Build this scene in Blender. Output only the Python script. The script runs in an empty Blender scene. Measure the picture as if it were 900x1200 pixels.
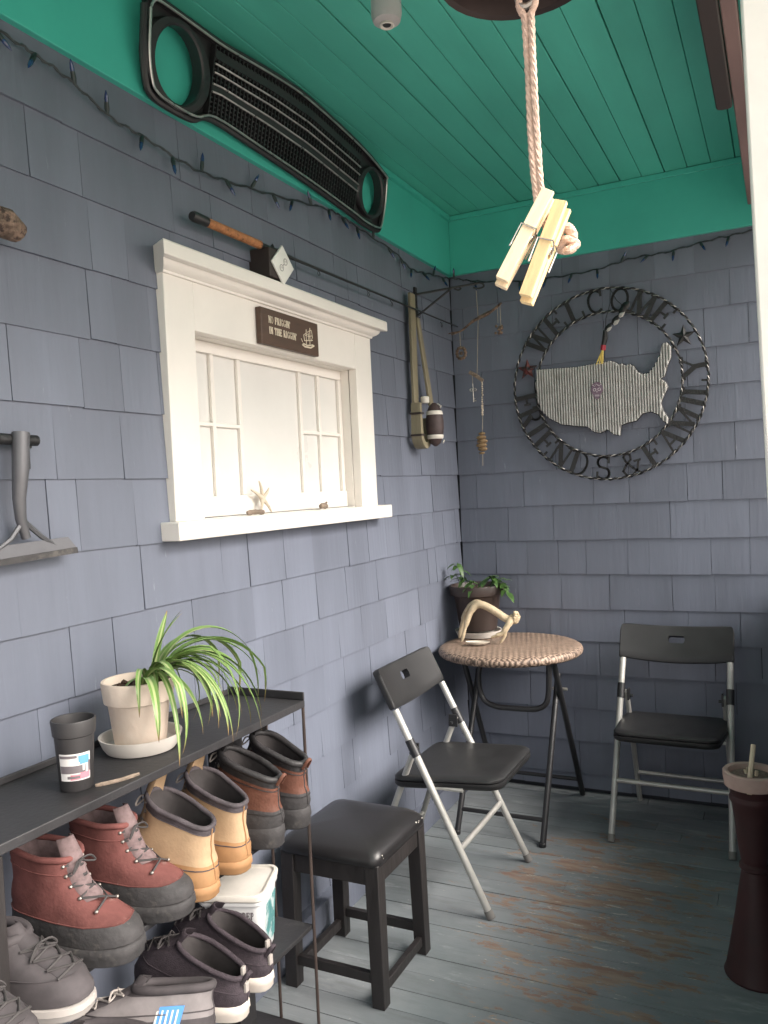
import bpy, bmesh, math, random
from mathutils import Vector, Matrix, Euler, noise

random.seed(7)
PI = math.pi
R = math.radians
sc = bpy.context.scene
C = sc.collection

# ------------------------------------------------------------------ camera
cam = bpy.data.cameras.new("camera")
camo = bpy.data.objects.new("camera", cam)
C.objects.link(camo)
sc.camera = camo
cam.sensor_fit = 'HORIZONTAL'
cam.sensor_width = 36.0
cam.lens = 956.7 / 900.0 * 36.0
cam.clip_start = 0.02
cam.clip_end = 500
def cam_basis(yaw, pitch, roll):
    f = Vector((math.cos(pitch)*math.sin(yaw), math.cos(pitch)*math.cos(yaw), math.sin(pitch)))
    r = f.cross(Vector((0, 0, 1))).normalized()
    u = r.cross(f)
    r2 = math.cos(roll)*r + math.sin(roll)*u
    u2 = -math.sin(roll)*r + math.cos(roll)*u
    return r2, u2, f
_r, _u, _f = cam_basis(R(-26.249), R(-1.4915), R(-2.720))
camo.matrix_world = Matrix(((_r.x, _u.x, -_f.x, 1.4163), (_r.y, _u.y, -_f.y, -3.6842),
                            (_r.z, _u.z, -_f.z, 1.4112), (0, 0, 0, 1)))

# ------------------------------------------------------------------ world, sun, exposure
SUN_EL, SUN_AZ = 40.0, 90.0      # azimuth measured from +y (north) towards +x
world = bpy.data.worlds.new("World")
sc.world = world
world.use_nodes = True
nt = world.node_tree
for n in list(nt.nodes): nt.nodes.remove(n)
wo = nt.nodes.new('ShaderNodeOutputWorld')
bg = nt.nodes.new('ShaderNodeBackground')
sky = nt.nodes.new('ShaderNodeTexSky')
sky.sky_type = 'NISHITA'
sky.sun_disc = False
sky.sun_elevation = R(SUN_EL)
sky.sun_rotation = R(SUN_AZ)
sky.air_density = 1.0
sky.dust_density = 4.0
sky.ozone_density = 1.0
hs = nt.nodes.new('ShaderNodeHueSaturation')
hs.inputs['Saturation'].default_value = 0.25
tint = nt.nodes.new('ShaderNodeMix'); tint.data_type = 'RGBA'; tint.blend_type = 'MULTIPLY'
tint.inputs[0].default_value = 1.0
tint.inputs[7].default_value = (1.0, 0.945, 0.90, 1)
nt.links.new(sky.outputs[0], hs.inputs['Color'])
nt.links.new(hs.outputs[0], tint.inputs[6])
nt.links.new(tint.outputs[2], bg.inputs['Color'])
bg.inputs['Strength'].default_value = 0.15
nt.links.new(bg.outputs[0], wo.inputs[0])

sun = bpy.data.lights.new("sun", 'SUN')
sun.energy = 1.7
sun.angle = R(40)
sun.color = (1.0, 0.95, 0.88)
suno = bpy.data.objects.new("sun", sun)
C.objects.link(suno)
_d = Vector((math.sin(R(SUN_AZ))*math.cos(R(SUN_EL)), math.cos(R(SUN_AZ))*math.cos(R(SUN_EL)), math.sin(R(SUN_EL))))
suno.rotation_euler = _d.to_track_quat('Z', 'Y').to_euler()
suno.location = _d*20

sc.view_settings.view_transform = 'Standard'
sc.view_settings.look = 'None'
sc.view_settings.gamma = 1.0
sc.view_settings.exposure = 1.6
sc.view_settings.use_curve_mapping = False
sc.cycles.max_bounces = 8
sc.cycles.diffuse_bounces = 5
sc.cycles.use_denoising = True

# ------------------------------------------------------------------ materials
def mat(name, col, rough=0.6, metal=0.0, var=0.12, scale=8.0, bump=0.0, bscale=60.0, col2=None, c2lo=0.55, c2hi=0.62,
        c2scale=6.0, stretch=(1, 1, 1), island=0.0, spec=0.5, coat=0.0, sheen=0.0, bstretch=None, trans=0.0, bdist=0.02):
    m = bpy.data.materials.new(name)
    m.use_nodes = True
    t = m.node_tree
    p = t.nodes['Principled BSDF']
    p.inputs['Roughness'].default_value = rough
    p.inputs['Metallic'].default_value = metal
    p.inputs['Specular IOR Level'].default_value = spec
    p.inputs['Coat Weight'].default_value = coat
    if sheen:
        p.inputs['Sheen Weight'].default_value = sheen
    if trans:
        p.inputs['Transmission Weight'].default_value = trans
    tc = t.nodes.new('ShaderNodeTexCoord')
    mp = t.nodes.new('ShaderNodeMapping')
    mp.inputs['Scale'].default_value = stretch
    t.links.new(tc.outputs['Object'], mp.inputs['Vector'])
    nz = t.nodes.new('ShaderNodeTexNoise')
    nz.inputs['Scale'].default_value = scale
    nz.inputs['Detail'].default_value = 6
    nz.inputs['Roughness'].default_value = 0.62
    t.links.new(mp.outputs[0], nz.inputs['Vector'])
    cr = t.nodes.new('ShaderNodeValToRGB')
    cr.color_ramp.elements[0].position = 0.3
    cr.color_ramp.elements[1].position = 0.7
    a = [max(0, c*(1-var)) for c in col]; b = [min(1, c*(1+var)) for c in col]
    cr.color_ramp.elements[0].color = (*a, 1)
    cr.color_ramp.elements[1].color = (*b, 1)
    t.links.new(nz.outputs['Fac'], cr.inputs['Fac'])
    out = cr.outputs['Color']
    if col2:
        n2 = t.nodes.new('ShaderNodeTexNoise')
        n2.inputs['Scale'].default_value = c2scale
        n2.inputs['Detail'].default_value = 8
        n2.inputs['Roughness'].default_value = 0.7
        t.links.new(mp.outputs[0], n2.inputs['Vector'])
        mr = t.nodes.new('ShaderNodeMapRange')
        mr.inputs['From Min'].default_value = c2lo
        mr.inputs['From Max'].default_value = c2hi
        t.links.new(n2.outputs['Fac'], mr.inputs['Value'])
        mx = t.nodes.new('ShaderNodeMix'); mx.data_type = 'RGBA'
        t.links.new(mr.outputs[0], mx.inputs[0])
        t.links.new(out, mx.inputs[6])
        mx.inputs[7].default_value = (*col2, 1)
        out = mx.outputs[2]
    if island:
        g = t.nodes.new('ShaderNodeNewGeometry')
        mr = t.nodes.new('ShaderNodeMapRange')
        mr.inputs['To Min'].default_value = 1-island
        mr.inputs['To Max'].default_value = 1+island
        t.links.new(g.outputs['Random Per Island'], mr.inputs['Value'])
        mx = t.nodes.new('ShaderNodeMix'); mx.data_type = 'RGBA'; mx.blend_type = 'MULTIPLY'
        mx.inputs[0].default_value = 1.0
        t.links.new(out, mx.inputs[6]); t.links.new(mr.outputs[0], mx.inputs[7])
        out = mx.outputs[2]
    t.links.new(out, p.inputs['Base Color'])
    rr = t.nodes.new('ShaderNodeMapRange')
    rr.inputs['To Min'].default_value = max(0.02, rough-0.1)
    rr.inputs['To Max'].default_value = min(1, rough+0.1)
    t.links.new(nz.outputs['Fac'], rr.inputs['Value'])
    t.links.new(rr.outputs[0], p.inputs['Roughness'])
    if bump:
        nb = t.nodes.new('ShaderNodeTexNoise')
        nb.inputs['Scale'].default_value = bscale
        nb.inputs['Detail'].default_value = 4
        mb = t.nodes.new('ShaderNodeMapping')
        mb.inputs['Scale'].default_value = bstretch or stretch
        t.links.new(tc.outputs['Object'], mb.inputs['Vector'])
        t.links.new(mb.outputs[0], nb.inputs['Vector'])
        bp = t.nodes.new('ShaderNodeBump')
        bp.inputs['Strength'].default_value = bump
        bp.inputs['Distance'].default_value = bdist
        t.links.new(nb.outputs['Fac'], bp.inputs['Height'])
        t.links.new(bp.outputs[0], p.inputs['Normal'])
    return m

SLATE = (0.140, 0.156, 0.200)
M = {}
M['shingle_l'] = mat('slate_blue_shingle_paint', SLATE, 0.52, var=0.10, scale=4.5, bump=0.28, bscale=70, bstretch=(1, 1, 0.07), island=0.09,
                     col2=(0.27, 0.285, 0.32), c2lo=0.665, c2hi=0.74, c2scale=20, stretch=(1.8, 1.8, 0.30), bdist=0.004)
M['shingle_b'] = M['shingle_l']
M['gap'] = mat('dark_shingle_gap', (0.03, 0.033, 0.04), 0.9)
M['teal'] = mat('teal_ceiling_paint', (0.078, 0.425, 0.335), 0.45, var=0.16, scale=3.0, bump=0.12, bscale=30, island=0.05,
                bstretch=(1, 0.06, 1), stretch=(1, 0.25, 1), col2=(0.13, 0.46, 0.37), c2lo=0.66, c2hi=0.8, c2scale=9, bdist=0.004)
M['teal_f'] = mat('teal_frieze_paint', (0.058, 0.430, 0.345), 0.42, var=0.10, scale=2.0, bump=0.08, bscale=14, bdist=0.006)
M['white'] = mat('cream_white_trim_paint', (0.77, 0.73, 0.68), 0.42, var=0.04, scale=5, bump=0.10, bscale=40, bdist=0.004,
                 col2=(0.6, 0.55, 0.47), c2lo=0.70, c2hi=0.78, c2scale=14)
M['white_p'] = mat('white_panel_paint', (0.70, 0.685, 0.655), 0.3, var=0.05, scale=3, bump=0.06, bscale=25, bdist=0.004)
M['postw'] = mat('bright_white_post_paint', (0.84, 0.81, 0.76), 0.45, var=0.05, bump=0.25, bscale=12, bdist=0.006, col2=(0.62, 0.50, 0.44), c2lo=0.72, c2hi=0.76, c2scale=18)
M['black'] = mat('black_plastic', (0.018, 0.018, 0.02), 0.42, var=0.2)
M['blackmetal'] = mat('black_powder_coat', (0.02, 0.02, 0.022), 0.38, var=0.2, spec=0.6, bump=0.05, bscale=200)
M['vinyl'] = mat('black_vinyl', (0.017, 0.016, 0.017), 0.36, var=0.25, bump=0.12, bscale=260, bdist=0.003)
M['chairseat'] = mat('black_moulded_resin', (0.02, 0.02, 0.021), 0.46, var=0.2, bump=0.15, bscale=420, bdist=0.002)
M['espresso'] = mat('black_stained_wood', (0.022, 0.019, 0.019), 0.5, var=0.3, scale=14, stretch=(1, 1, .2), bump=0.1, bscale=60,
                    col2=(0.10, 0.07, 0.05), c2lo=0.72, c2hi=0.78, c2scale=30)
M['tubing'] = mat('silver_grey_enamel_tube', (0.50, 0.49, 0.46), 0.38, metal=0.35, var=0.08, scale=20,
                  col2=(0.25, 0.22, 0.18), c2lo=0.68, c2hi=0.74, c2scale=45)
M['rack'] = mat('haze_lifted_black_rack_metal', (0.026, 0.025, 0.027), 0.55, var=0.3, scale=7,
                col2=(0.10, 0.095, 0.09), c2lo=0.6, c2hi=0.85, c2scale=10, bump=0.06, bscale=90)  # paler patches lift the black, milky lens haze put into the colour
M['rackrod'] = mat('brown_black_rack_rod', (0.05, 0.035, 0.03), 0.5, var=0.3)
M['silver'] = mat('silver_trim', (0.55, 0.54, 0.52), 0.3, metal=0.85, var=0.2, scale=30)
M['iron'] = mat('black_wrought_iron', (0.016, 0.016, 0.017), 0.5, var=0.3, bump=0.2, bscale=150)
M['wornsteel_glint'] = mat('worn_steel_and_glint', (0.42, 0.40, 0.37), 0.38, metal=0.8, var=0.4, scale=60)  # worn steel fittings, and the painted glints on the sign's twisted rings
M['galv'] = mat('weathered_galvanised_sheet', (0.58, 0.57, 0.55), 0.42, metal=0.2, var=0.2, scale=22,
                col2=(0.34, 0.30, 0.25), c2lo=0.55, c2hi=0.72, c2scale=26)
M['starred'] = mat('faded_red_star', (0.14, 0.03, 0.025), 0.5, var=0.4, scale=40, col2=(0.02, 0.02, 0.022), c2lo=0.48, c2hi=0.55, c2scale=40)
M['skull'] = mat('violet_grey_sticker', (0.16, 0.11, 0.15), 0.5)
M['skull2'] = mat('pale_sticker_print', (0.55, 0.48, 0.52), 0.5)
M['cork'] = mat('worn_cork', (0.36, 0.15, 0.06), 0.75, var=0.35, scale=60, col2=(0.16, 0.07, 0.03), c2lo=0.56, c2hi=0.62, c2scale=50, bump=0.3, bscale=120)
M['brownsign'] = mat('brown_sign_wood', (0.075, 0.042, 0.028), 0.5, var=0.25, scale=10, stretch=(1, 1, 6))
M['cream'] = mat('cream_lettering', (0.66, 0.58, 0.46), 0.6)
M['drift'] = mat('grey_driftwood', (0.22, 0.17, 0.13), 0.8, var=0.35, scale=30, bump=0.4, bscale=90)
M['driftbrown'] = mat('brown_driftwood', (0.17, 0.115, 0.085), 0.85, var=0.6, scale=40, bump=0.9, bscale=60, col2=(0.05, 0.03, 0.025), c2lo=0.55, c2hi=0.6, c2scale=35)
M['star'] = mat('pale_starfish', (0.62, 0.53, 0.42), 0.8, var=0.15, bump=0.5, bscale=300)
M['plate'] = mat('white_outlet_plate', (0.75, 0.74, 0.70), 0.35)
M['darkbrown'] = mat('dark_brown_wood', (0.032, 0.022, 0.02), 0.55, var=0.3, stretch=(1, .2, 1))
M['rail'] = mat('pinkish_brown_rail', (0.20, 0.125, 0.115), 0.5, var=0.2, stretch=(1, .15, 1), scale=12)
M['wire'] = mat('dark_green_wire', (0.02, 0.028, 0.032), 0.5)
M['bulb'] = mat('blue_glass_bulb', (0.014, 0.035, 0.12), 0.15, spec=0.8, coat=0.5)
M['socket'] = mat('dark_green_socket', (0.018, 0.03, 0.03), 0.5)
M['slat'] = mat('olive_tan_wood', (0.22, 0.19, 0.125), 0.6, var=0.2, scale=14, stretch=(2, 2, .2), bump=0.1, bscale=40)
M['float'] = mat('brown_float_paint', (0.055, 0.035, 0.035), 0.6, var=0.3, scale=30)
M['offwhite'] = mat('off_white_paint', (0.66, 0.62, 0.56), 0.6, var=0.1, scale=20)
M['string'] = mat('beige_string', (0.42, 0.36, 0.27), 0.9)
M['bead'] = mat('brown_seed_beads', (0.15, 0.10, 0.07), 0.5, var=0.4, scale=50)
M['honey'] = mat('honey_brown_comb', (0.22, 0.145, 0.075), 0.6, var=0.3, scale=50)
M['rope'] = mat('pale_cotton_rope', (0.58, 0.42, 0.335), 0.9, var=0.2, scale=120, bump=0.6, bscale=500, bdist=0.002)
M['pin'] = mat('pale_pine_clothespin', (0.80, 0.64, 0.43), 0.6, var=0.12, scale=50, stretch=(6, 6, .6), bump=0.1, bscale=300)
M['pin2'] = mat('yellowish_pine_clothespin', (0.78, 0.58, 0.31), 0.6, var=0.14, scale=50, stretch=(6, 6, .6), bump=0.1, bscale=300)
M['steelwire'] = mat('spring_steel', (0.55, 0.54, 0.52), 0.25, metal=1.0)
M['bronze'] = mat('dark_bronze_bell', (0.028, 0.018, 0.017), 0.4, metal=0.5, var=0.3, scale=20)
M['greyplastic'] = mat('grey_fixture_plastic', (0.42, 0.40, 0.40), 0.4)
M['scraper'] = mat('galvanised_grey_steel', (0.13, 0.13, 0.14), 0.45, metal=0.4, var=0.15, scale=12)
M['terra'] = mat('whitewashed_terracotta', (0.66, 0.55, 0.46), 0.75, var=0.06, scale=7, bump=0.06, bscale=60,
                 col2=(0.66, 0.58, 0.50), c2lo=0.5, c2hi=0.7, c2scale=7)
M['saucer'] = mat('whitish_plastic_saucer', (0.62, 0.58, 0.53), 0.5, var=0.06)
M['soil'] = mat('dark_potting_soil', (0.06, 0.032, 0.02), 0.95, var=0.5, scale=90, bump=0.9, bscale=110)
M['brownpot'] = mat('dark_brown_resin_pot', (0.040, 0.027, 0.023), 0.42, var=0.2, scale=12)
M['vine'] = mat('green_vine_leaf', (0.055, 0.115, 0.03), 0.4, var=0.35, scale=30)
M['antler'] = mat('bone_antler', (0.52, 0.42, 0.28), 0.55, var=0.2, scale=25, col2=(0.24, 0.16, 0.09), c2lo=0.6, c2hi=0.72, c2scale=30, bump=0.15, bscale=120)
M['shell'] = mat('white_shell', (0.66, 0.60, 0.50), 0.4, var=0.08)
M['standred'] = mat('oxblood_stand_paint', (0.038, 0.011, 0.011), 0.6, var=0.25, scale=10)
M['standrim'] = mat('pinkish_clay_bowl', (0.46, 0.33, 0.28), 0.7, var=0.12, scale=15)
M['sand'] = mat('grey_brown_sand', (0.24, 0.18, 0.15), 0.95, var=0.3, scale=120, bump=0.6, bscale=160)
M['stick'] = mat('pale_bamboo_stick', (0.70, 0.58, 0.42), 0.6, var=0.1)
M['tub'] = mat('translucent_white_tub', (0.60, 0.60, 0.60), 0.35, var=0.05)
M['tublabel'] = mat('teal_tub_label', (0.10, 0.30, 0.30), 0.4, var=0.3, scale=18, col2=(0.5, 0.58, 0.58), c2lo=0.52, c2hi=0.56, c2scale=24)
M['tubprint'] = mat('grey_label_print', (0.16, 0.14, 0.15), 0.5)
M['labelwhite'] = mat('white_label_paper', (0.70, 0.68, 0.66), 0.5)
M['labelblue'] = mat('blue_label_print', (0.12, 0.32, 0.52), 0.5)
M['labelpink'] = mat('pink_label_print', (0.62, 0.22, 0.27), 0.5)
M['cup'] = mat('matte_black_cup', (0.035, 0.033, 0.034), 0.5, var=0.15)
M['rubber'] = mat('dark_grey_rubber', (0.045, 0.042, 0.043), 0.75, var=0.3, scale=25, bump=0.3, bscale=90, col2=(0.12, 0.11, 0.10), c2lo=0.56, c2hi=0.72, c2scale=28, bdist=0.006)
M['brownlea'] = mat('reddish_brown_leather', (0.135, 0.058, 0.040), 0.6, spec=0.25, var=0.3, scale=22, bump=0.3, bscale=160, col2=(0.22, 0.12, 0.085), c2lo=0.55, c2hi=0.75, c2scale=18, bdist=0.004)
M['collar'] = mat('black_padded_collar', (0.028, 0.026, 0.027), 0.55, var=0.4, scale=30, bump=0.35, bscale=70, bdist=0.006)
M['lining'] = mat('dark_fabric_lining', (0.04, 0.035, 0.035), 0.9, var=0.2, scale=60)
M['tanlea'] = mat('tan_nubuck_leather', (0.47, 0.325, 0.20), 0.75, spec=0.25, var=0.15, scale=14, bump=0.2, bscale=150, col2=(0.42, 0.26, 0.13), c2lo=0.55, c2hi=0.7, c2scale=9, bdist=0.004)
M['tandark'] = mat('orange_brown_boot_foxing', (0.37, 0.20, 0.09), 0.7, var=0.2, scale=14)
M['greycollar'] = mat('grey_violet_collar', (0.075, 0.064, 0.07), 0.75, var=0.3, scale=40, bump=0.3, bscale=120, spec=0.3, bdist=0.004)
M['redlea'] = mat('brick_red_suede', (0.155, 0.060, 0.054), 0.85, spec=0.2, var=0.35, scale=16, col2=(0.27, 0.17, 0.15), c2lo=0.60, c2hi=0.74, c2scale=24, bump=0.2, bscale=160, bdist=0.004)
M['greymesh'] = mat('grey_tongue_mesh', (0.17, 0.12, 0.12), 0.9, var=0.3, scale=80)
M['lace'] = mat('pale_laces', (0.40, 0.36, 0.33), 0.8)
M['darklace'] = mat('dark_laces', (0.05, 0.045, 0.045), 0.8)
M['hook'] = mat('boot_eyelet_metal', (0.35, 0.33, 0.30), 0.35, metal=0.9)
M['knit'] = mat('charcoal_violet_knit', (0.05, 0.038, 0.046), 0.85, var=0.3, scale=120, bump=0.5, bscale=400, bdist=0.003)
M['whitesole'] = mat('off_white_foam_sole', (0.72, 0.64, 0.57), 0.6, var=0.12, scale=14)
M['greyshoe'] = mat('grey_suede_sneaker', (0.21, 0.19, 0.19), 0.8, var=0.25, scale=16)
M['greysole'] = mat('pale_grey_sole', (0.36, 0.33, 0.31), 0.7, var=0.15)
M['darkshoe'] = mat('dark_grey_shoe_fabric', (0.06, 0.052, 0.055), 0.8, var=0.25, scale=30)
M['bluepatch'] = mat('bright_blue_patch', (0.10, 0.30, 0.68), 0.5)
M['ground'] = mat('pale_bounce_ground', (0.40, 0.37, 0.33), 0.95, var=0.3, scale=1.5)  # unseen ground, coloured pale to bounce light up to the ceiling
M['footcap'] = mat('grey_rubber_cap', (0.20, 0.19, 0.18), 0.7)
M['birdblack'] = mat('black_feather', (0.012, 0.012, 0.013), 0.5)
M['birdgrey'] = mat('grey_white_feather', (0.42, 0.40, 0.38), 0.7)
M['birdred'] = mat('crimson_band', (0.30, 0.02, 0.035), 0.5)
M['birdyellow'] = mat('yellow_straw', (0.62, 0.46, 0.10), 0.6)
M['white_plant_label'] = M['labelwhite']

# spider plant leaf: pale mid stripe across the blade using UV
def leaf_mat():
    m = bpy.data.materials.new('green_white_striped_blade'); m.use_nodes = True
    t = m.node_tree; p = t.nodes['Principled BSDF']
    uv = t.nodes.new('ShaderNodeUVMap')
    sx = t.nodes.new('ShaderNodeSeparateXYZ')
    t.links.new(uv.outputs[0], sx.inputs[0])
    cr = t.nodes.new('ShaderNodeValToRGB')
    e = cr.color_ramp.elements
    e[0].position = 0.0; e[0].color = (0.20, 0.30, 0.10, 1)
    e[1].position = 1.0; e[1].color = (0.20, 0.30, 0.10, 1)
    for pos, c in ((0.30, (0.13, 0.25, 0.055, 1)), (0.42, (0.42, 0.48, 0.22, 1)), (0.58, (0.42, 0.48, 0.22, 1)), (0.70, (0.12, 0.23, 0.05, 1))):
        k = e.new(pos); k.color = c
    t.links.new(sx.outputs[0], cr.inputs[0])
    t.links.new(cr.outputs[0], p.inputs['Base Color'])
    tp = t.nodes.new('ShaderNodeMapRange'); tp.inputs['From Min'].default_value = 0.88; tp.inputs['From Max'].default_value = 0.97
    t.links.new(sx.outputs[1], tp.inputs['Value'])
    mx = t.nodes.new('ShaderNodeMix'); mx.data_type = 'RGBA'
    t.links.new(tp.outputs[0], mx.inputs[0]); t.links.new(cr.outputs[0], mx.inputs[6]); mx.inputs[7].default_value = (0.24, 0.15, 0.06, 1)
    t.links.new(mx.outputs[2], p.inputs['Base Color'])
    p.inputs['Roughness'].default_value = 0.38
    return m
M['blade'] = leaf_mat()

# painted floor boards with worn patches
def floor_mat():
    m = bpy.data.materials.new('worn_grey_green_floor_paint'); m.use_nodes = True
    t = m.node_tree; p = t.nodes['Principled BSDF']; N = t.nodes.new; Lk = t.links.new
    tc = N('ShaderNodeTexCoord')
    def noise(scale, stretch, detail=6, rough=0.6):
        mp = N('ShaderNodeMapping'); mp.inputs['Scale'].default_value = stretch
        Lk(tc.outputs['Object'], mp.inputs[0])
        n = N('ShaderNodeTexNoise'); n.inputs['Scale'].default_value = scale; n.inputs['Detail'].default_value = detail
        n.inputs['Roughness'].default_value = rough
        Lk(mp.outputs[0], n.inputs['Vector']); return n.outputs['Fac']
    def ramp(v, a, b):
        r = N('ShaderNodeMapRange'); r.inputs['From Min'].default_value = a; r.inputs['From Max'].default_value = b
        Lk(v, r.inputs['Value']); return r.outputs[0]
    def mix(f, a, b, mode='MIX'):
        x = N('ShaderNodeMix'); x.data_type = 'RGBA'; x.blend_type = mode
        if hasattr(f, 'type'): Lk(f, x.inputs[0])
        else: x.inputs[0].default_value = f
        for s, v in ((6, a), (7, b)):
            if isinstance(v, tuple): x.inputs[s].default_value = (*v, 1)
            else: Lk(v, x.inputs[s])
        return x.outputs[2]
    def math_(op, a, b):
        x = N('ShaderNodeMath'); x.operation = op
        for i, v in enumerate((a, b)):
            if isinstance(v, (int, float)): x.inputs[i].default_value = v
            else: Lk(v, x.inputs[i])
        return x.outputs[0]
    base = mix(ramp(noise(2.2, (1, 1, 1)), 0.35, 0.65), (0.170, 0.194, 0.205), (0.262, 0.280, 0.293))
    base = mix(math_('MULTIPLY', ramp(noise(9, (.35, 2.2, 1), 8, .7), 0.5, 0.75), 0.5), base, (0.095, 0.108, 0.102))
    base = mix(math_('MULTIPLY', ramp(noise(6, (.6, 2, 1), 8, .7), 0.57, 0.66), 0.55), base, (0.36, 0.38, 0.39))
    # trodden zone centre
    sep = N('ShaderNodeSeparateXYZ'); Lk(tc.outputs['Object'], sep.inputs[0])
    dx = math_('DIVIDE', math_('SUBTRACT', sep.outputs[0], 0.82), 0.42)
    dy = math_('DIVIDE', math_('SUBTRACT', sep.outputs[1], -1.0), 0.75)
    d2 = math_('ADD', math_('MULTIPLY', dx, dx), math_('MULTIPLY', dy, dy))
    zone = math_('SUBTRACT', 0.225, math_('MULTIPLY', d2, 0.085))
    zone = math_('MAXIMUM', zone, -0.01)
    w = ramp(math_('ADD', noise(8.0, (.62, 1.5, 1), 14, .80), zone), 0.70, 0.722)
    wear = mix(ramp(noise(11, (.5, 3, 1)), .4, .6), (0.25, 0.115, 0.062), (0.36, 0.25, 0.17))
    base = mix(math_('MULTIPLY', w, 0.7), base, wear)
    w2 = ramp(math_('ADD', noise(19, (.45, 2.4, 1), 10, .75), zone), 0.80, 0.82)
    base = mix(w2, base, (0.42, 0.40, 0.36))
    w3 = ramp(noise(60, (.6, 1.4, 1), 4, .6), 0.70, 0.73)
    base = mix(w3, base, (0.48, 0.46, 0.42))
    g = N('ShaderNodeNewGeometry')
    mr = N('ShaderNodeMapRange'); mr.inputs['To Min'].default_value = 0.88; mr.inputs['To Max'].default_value = 1.1
    Lk(g.outputs['Random Per Island'], mr.inputs['Value'])
    base = mix(1.0, base, mr.outputs[0], 'MULTIPLY')
    Lk(base, p.inputs['Base Color'])
    Lk(ramp(noise(5, (.6, 1.5, 1)), -0.9, 1.3), p.inputs['Roughness'])
    bp = N('ShaderNodeBump'); bp.inputs['Strength'].default_value = 0.25; bp.inputs['Distance'].default_value = 0.004
    Lk(math_('SUBTRACT', noise(40, (.08, 1.2, 1)), math_('MULTIPLY', w, 0.5)), bp.inputs['Height'])
    Lk(bp.outputs[0], p.inputs['Normal'])
    return m
M['floor'] = floor_mat()

# woven resin table top
def wicker_mat():
    m = bpy.data.materials.new('brown_woven_resin'); m.use_nodes = True
    t = m.node_tree; p = t.nodes['Principled BSDF']; N = t.nodes.new; Lk = t.links.new
    tc = N('ShaderNodeTexCoord')
    mp = N('ShaderNodeMapping'); mp.inputs['Rotation'].default_value = (0, 0, R(28)); Lk(tc.outputs['Object'], mp.inputs[0])
    ck = N('ShaderNodeTexChecker'); ck.inputs['Scale'].default_value = 64; Lk(mp.outputs[0], ck.inputs['Vector'])
    def wave(axis, sc_):
        w = N('ShaderNodeTexWave'); w.wave_type = 'BANDS'; w.bands_direction = axis; w.inputs['Scale'].default_value = sc_
        w.inputs['Distortion'].default_value = 1.6; w.inputs['Detail'].default_value = 1
        Lk(mp.outputs[0], w.inputs['Vector']); return w.outputs['Fac']
    mx = N('ShaderNodeMix'); mx.data_type = 'FLOAT'
    Lk(ck.outputs['Fac'], mx.inputs[0]); Lk(wave('X', 20.4), mx.inputs[2]); Lk(wave('Y', 20.4), mx.inputs[3])
    cr = N('ShaderNodeValToRGB')
    cr.color_ramp.elements[0].color = (0.075, 0.048, 0.034, 1); cr.color_ramp.elements[0].position = 0.1
    cr.color_ramp.elements[1].color = (0.31, 0.215, 0.155, 1); cr.color_ramp.elements[1].position = 0.85
    Lk(mx.outputs[0], cr.inputs[0])
    nz = N('ShaderNodeTexNoise'); nz.inputs['Scale'].default_value = 30; Lk(tc.outputs['Object'], nz.inputs['Vector'])
    mm = N('ShaderNodeMix'); mm.data_type = 'RGBA'; mm.blend_type = 'MULTIPLY'; mm.inputs[0].default_value = 0.6
    Lk(cr.outputs[0], mm.inputs[6]); Lk(nz.outputs['Fac'], mm.inputs[7])
    g = N('ShaderNodeHueSaturation'); g.inputs['Value'].default_value = 1.7; g.inputs['Saturation'].default_value = .9
    Lk(mm.outputs[2], g.inputs['Color'])
    Lk(g.outputs[0], p.inputs['Base Color'])
    bp = N('ShaderNodeBump'); bp.inputs['Strength'].default_value = 0.6; bp.inputs['Distance'].default_value = 0.003
    Lk(mx.outputs[0], bp.inputs['Height']); Lk(bp.outputs[0], p.inputs['Normal'])
    p.inputs['Roughness'].default_value = 0.55
    return m
M['wicker'] = wicker_mat()

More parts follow.
